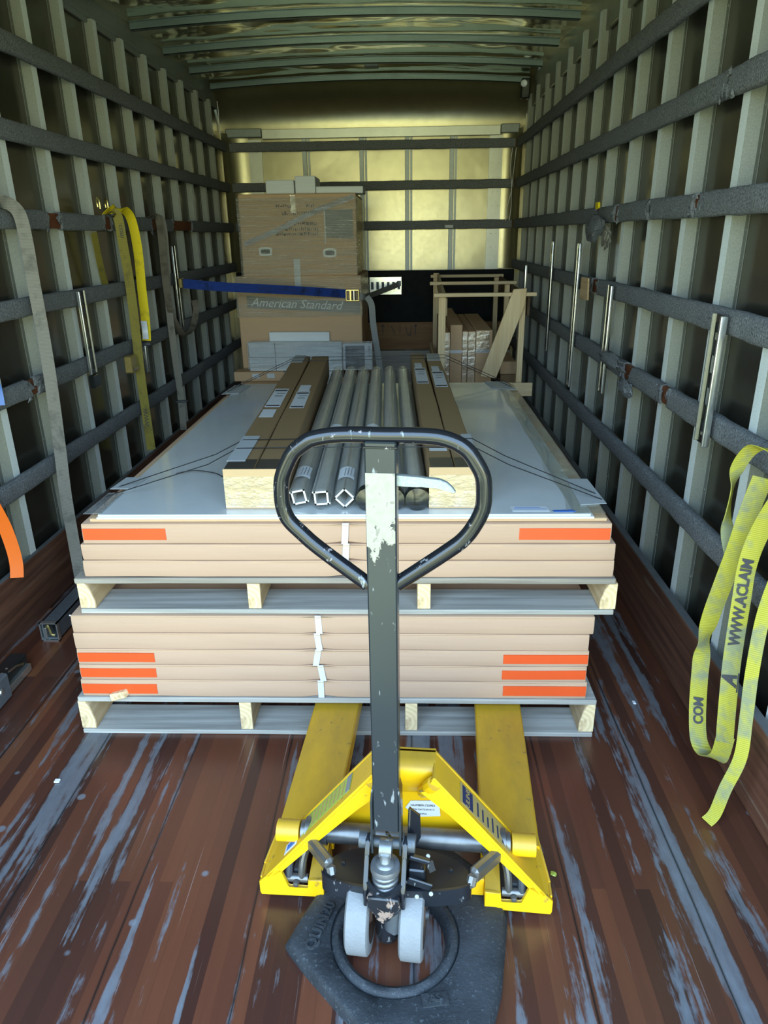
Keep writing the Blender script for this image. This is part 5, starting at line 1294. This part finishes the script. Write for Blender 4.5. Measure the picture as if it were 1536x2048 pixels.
# linkage brackets at the right of the pump
m = SM(); m.bar((.046, -.010, .262), (.088, -.004, .245), .012, .010, bev=.002).bar((.088, -.004, .245), (.094, -.012, .228), .014, .005).box(.045, .080, -.02, .02, .19, .235, .003).bar((.044, PV, .222), (.094, PV+.006, .200), .006, .018, bev=.002); lk = m.build('release_linkage', 'pump_black', jack)
for p in ((.084, .006, .250), (.066, PV-.014, .196), (.094, PV-.004, .196)): SM().lathe([(.005, 0), (.0045, .004), (0, .005)], p, (0, -.8, .5), 8).build('bolt', 'spring_steel', lk)
# handle
hd = SM(); hd.box(-.0262, .0262, -.015, .017, .325, 1.140, .0025)
hb = hd.build('handle_bar', 'handle_paint', jack, label='dark square handle bar')
for s_ in (-1, 1):
    m = SM(); m.prism([(s_*.0262, -.015, .44), (s_*.030, -.015, .425), (s_*.031, -.019, .40), (s_*.031, -.019, .268), (s_*.031, .018, .268), (s_*.031, .018, .42), (s_*.0262, .017, .44)], (s_*-.004, 0, 0), .001)
    m.build('handle_side_plate', 'handle_paint', hb)
m = SM()
for i in range(6): m.cyl((.001+.004*(i % 2), -.004, .335-.010*i), (.001+.004*(i % 2), -.004, .329-.010*i), .0042, 8)
m.build('release_chain', 'bright_steel', jack)
loop_uz = [(-.0017, 1.1475), (-.050, 1.1475), (-.0846, 1.1450), (-.113, 1.139), (-.1273, 1.1318), (-.1470, 1.116), (-.1593, 1.0963), (-.1705, 1.069), (-.1733, 1.0423), (-.1720, 1.015), (-.1634, .992), (-.142, .969), (-.111, .9404), (-.0282, .8765)]
loop_r = [(.0252, .8795), (.1114, .946), (.140, .972), (.1579, 1.0005), (.1680, 1.027), (.1692, 1.0541), (.166, 1.082), (.1545, 1.1052), (.141, 1.124), (.1239, 1.1362), (.103, 1.144), (.0796, 1.1475), (.040, 1.148), (-.0017, 1.1475)]
pts = cat_rom([(u, .001, z) for u, z in loop_r+loop_uz[1:]], 5)
SM().tube(pts, .0135, 20).build('loop_handle', 'black_paint', hb, smooth=60, label='chipped black tubular loop grip')
m = SM(); m.box(-.029, .029, -.016, .018, 1.128, 1.1335, .0015); m.build('weld_plate', 'black_paint', hb)
m = SM(); lp = [(.022, 1.082), (.060, 1.079), (.095, 1.076), (.108, 1.071), (.118, 1.062), (.1235, 1.054), (.119, 1.052), (.110, 1.056), (.103, 1.058), (.096, 1.061), (.089, 1.0595), (.081, 1.0625), (.074, 1.0605), (.066, 1.0635), (.058, 1.0605), (.050, 1.063), (.042, 1.061), (.022, 1.062)]
m.prism([(u, -.004, z) for u, z in lp], (0, .010, 0), .0012); m.build('release_lever', 'galvanised_dull', hb, label='grey release lever with finger grooves')
m = SM(); m.box(-.0250, .0240, -.0162, -.0155, .900, 1.088); m.build('worn_sticker', 'scraped_sticker', hb, label='scraped cream sticker')

# ------------------------------------------------------------------ small things lying or hanging about
tag(MB().box(-1.012, -.998, 1.585, 1.597, .001, .006, .001).wob(.002, 90).build('paper_scrap', 'white_plastic'), 'tiny white scrap on the floor boards left of the pallet jack', 'scrap')
tag(MB().lathe([(.009, 0), (.007, .004), (0, .006)], (.352, 1.298, 0), (0, 0, 1), 9).wob(.004, 80).build('leaf_bit', 'green_sticker'), 'small pale green leaf bit beside the right fork', 'leaf')
tag(MB().box(.742, .752, 1.97, 1.985, .001, .005, .001).wob(.002, 70, 3).build('paper_scrap', 'white_plastic'), 'tiny white scrap on the floor beside the right kickboard', 'scrap')
tag(MB().box(.862, .872, 3.50, 3.56, 1.548, 1.575, .004).wob(.004, 30).build('yellow_tape_scrap', 'web_bright_yellow'), 'small yellow tape scrap on top of the third right wall rail', 'scrap')
tag(MB().box(.33, .40, YB-.0445, YB-.041, 1.500, 1.522, .001).wob(.002, 30).build('paper_tag', 'paper'), 'small white paper tag on the lowest rail of the bulkhead', 'tag')
lt = thing('marker_lamp', 'small dark lamp with a bluish lens in the upper right front corner', 'lamp', (.90, 6.22, 2.48))
MB().box(.868, .935, 6.19, 6.25, 2.40, 2.535, .008).build('housing', 'black_plastic', lt); MB().lathe([(.026, 0), (.022, .010), (0, .014)], (.888, 6.19, 2.50), (-.3, -1, -.2), 16).build('lens', 'white_band', lt)
for k, (x, lab) in enumerate(((.865, 'thin white cord hanging in the right front corner, left of two'), (.895, 'thin white cord hanging in the right front corner, right of two'))):
    tag(MB().tube(cat_rom([(x, 6.50, 2.10), (x-.012, 6.49, 1.95), (x+.006-.03*k, 6.49, 1.80), (x-.02, 6.50, 1.66), (x-.03, 6.50, 1.55)], 5), .0028, 6).build('cord', 'white_plastic', smooth=60), lab, 'cord', 'white cords in the front corner')
tag(MB().tube(cat_rom([(-1.478, 6.30, 2.44), (-1.470, 6.28, 2.36), (-1.476, 6.29, 2.28), (-1.468, 6.29, 2.21)], 5), .003, 6).build('cord', 'white_plastic', smooth=60), 'thin pale cord in the upper left front corner', 'cord')
tag(MB().box(XL-SK+.020, XL-SK+.024, .9, 6.2, 2.455, 2.475, .001).build('cable_strip', 'galvanised_dull'), 'thin metal cable strip along the top of the left wall', 'strip')
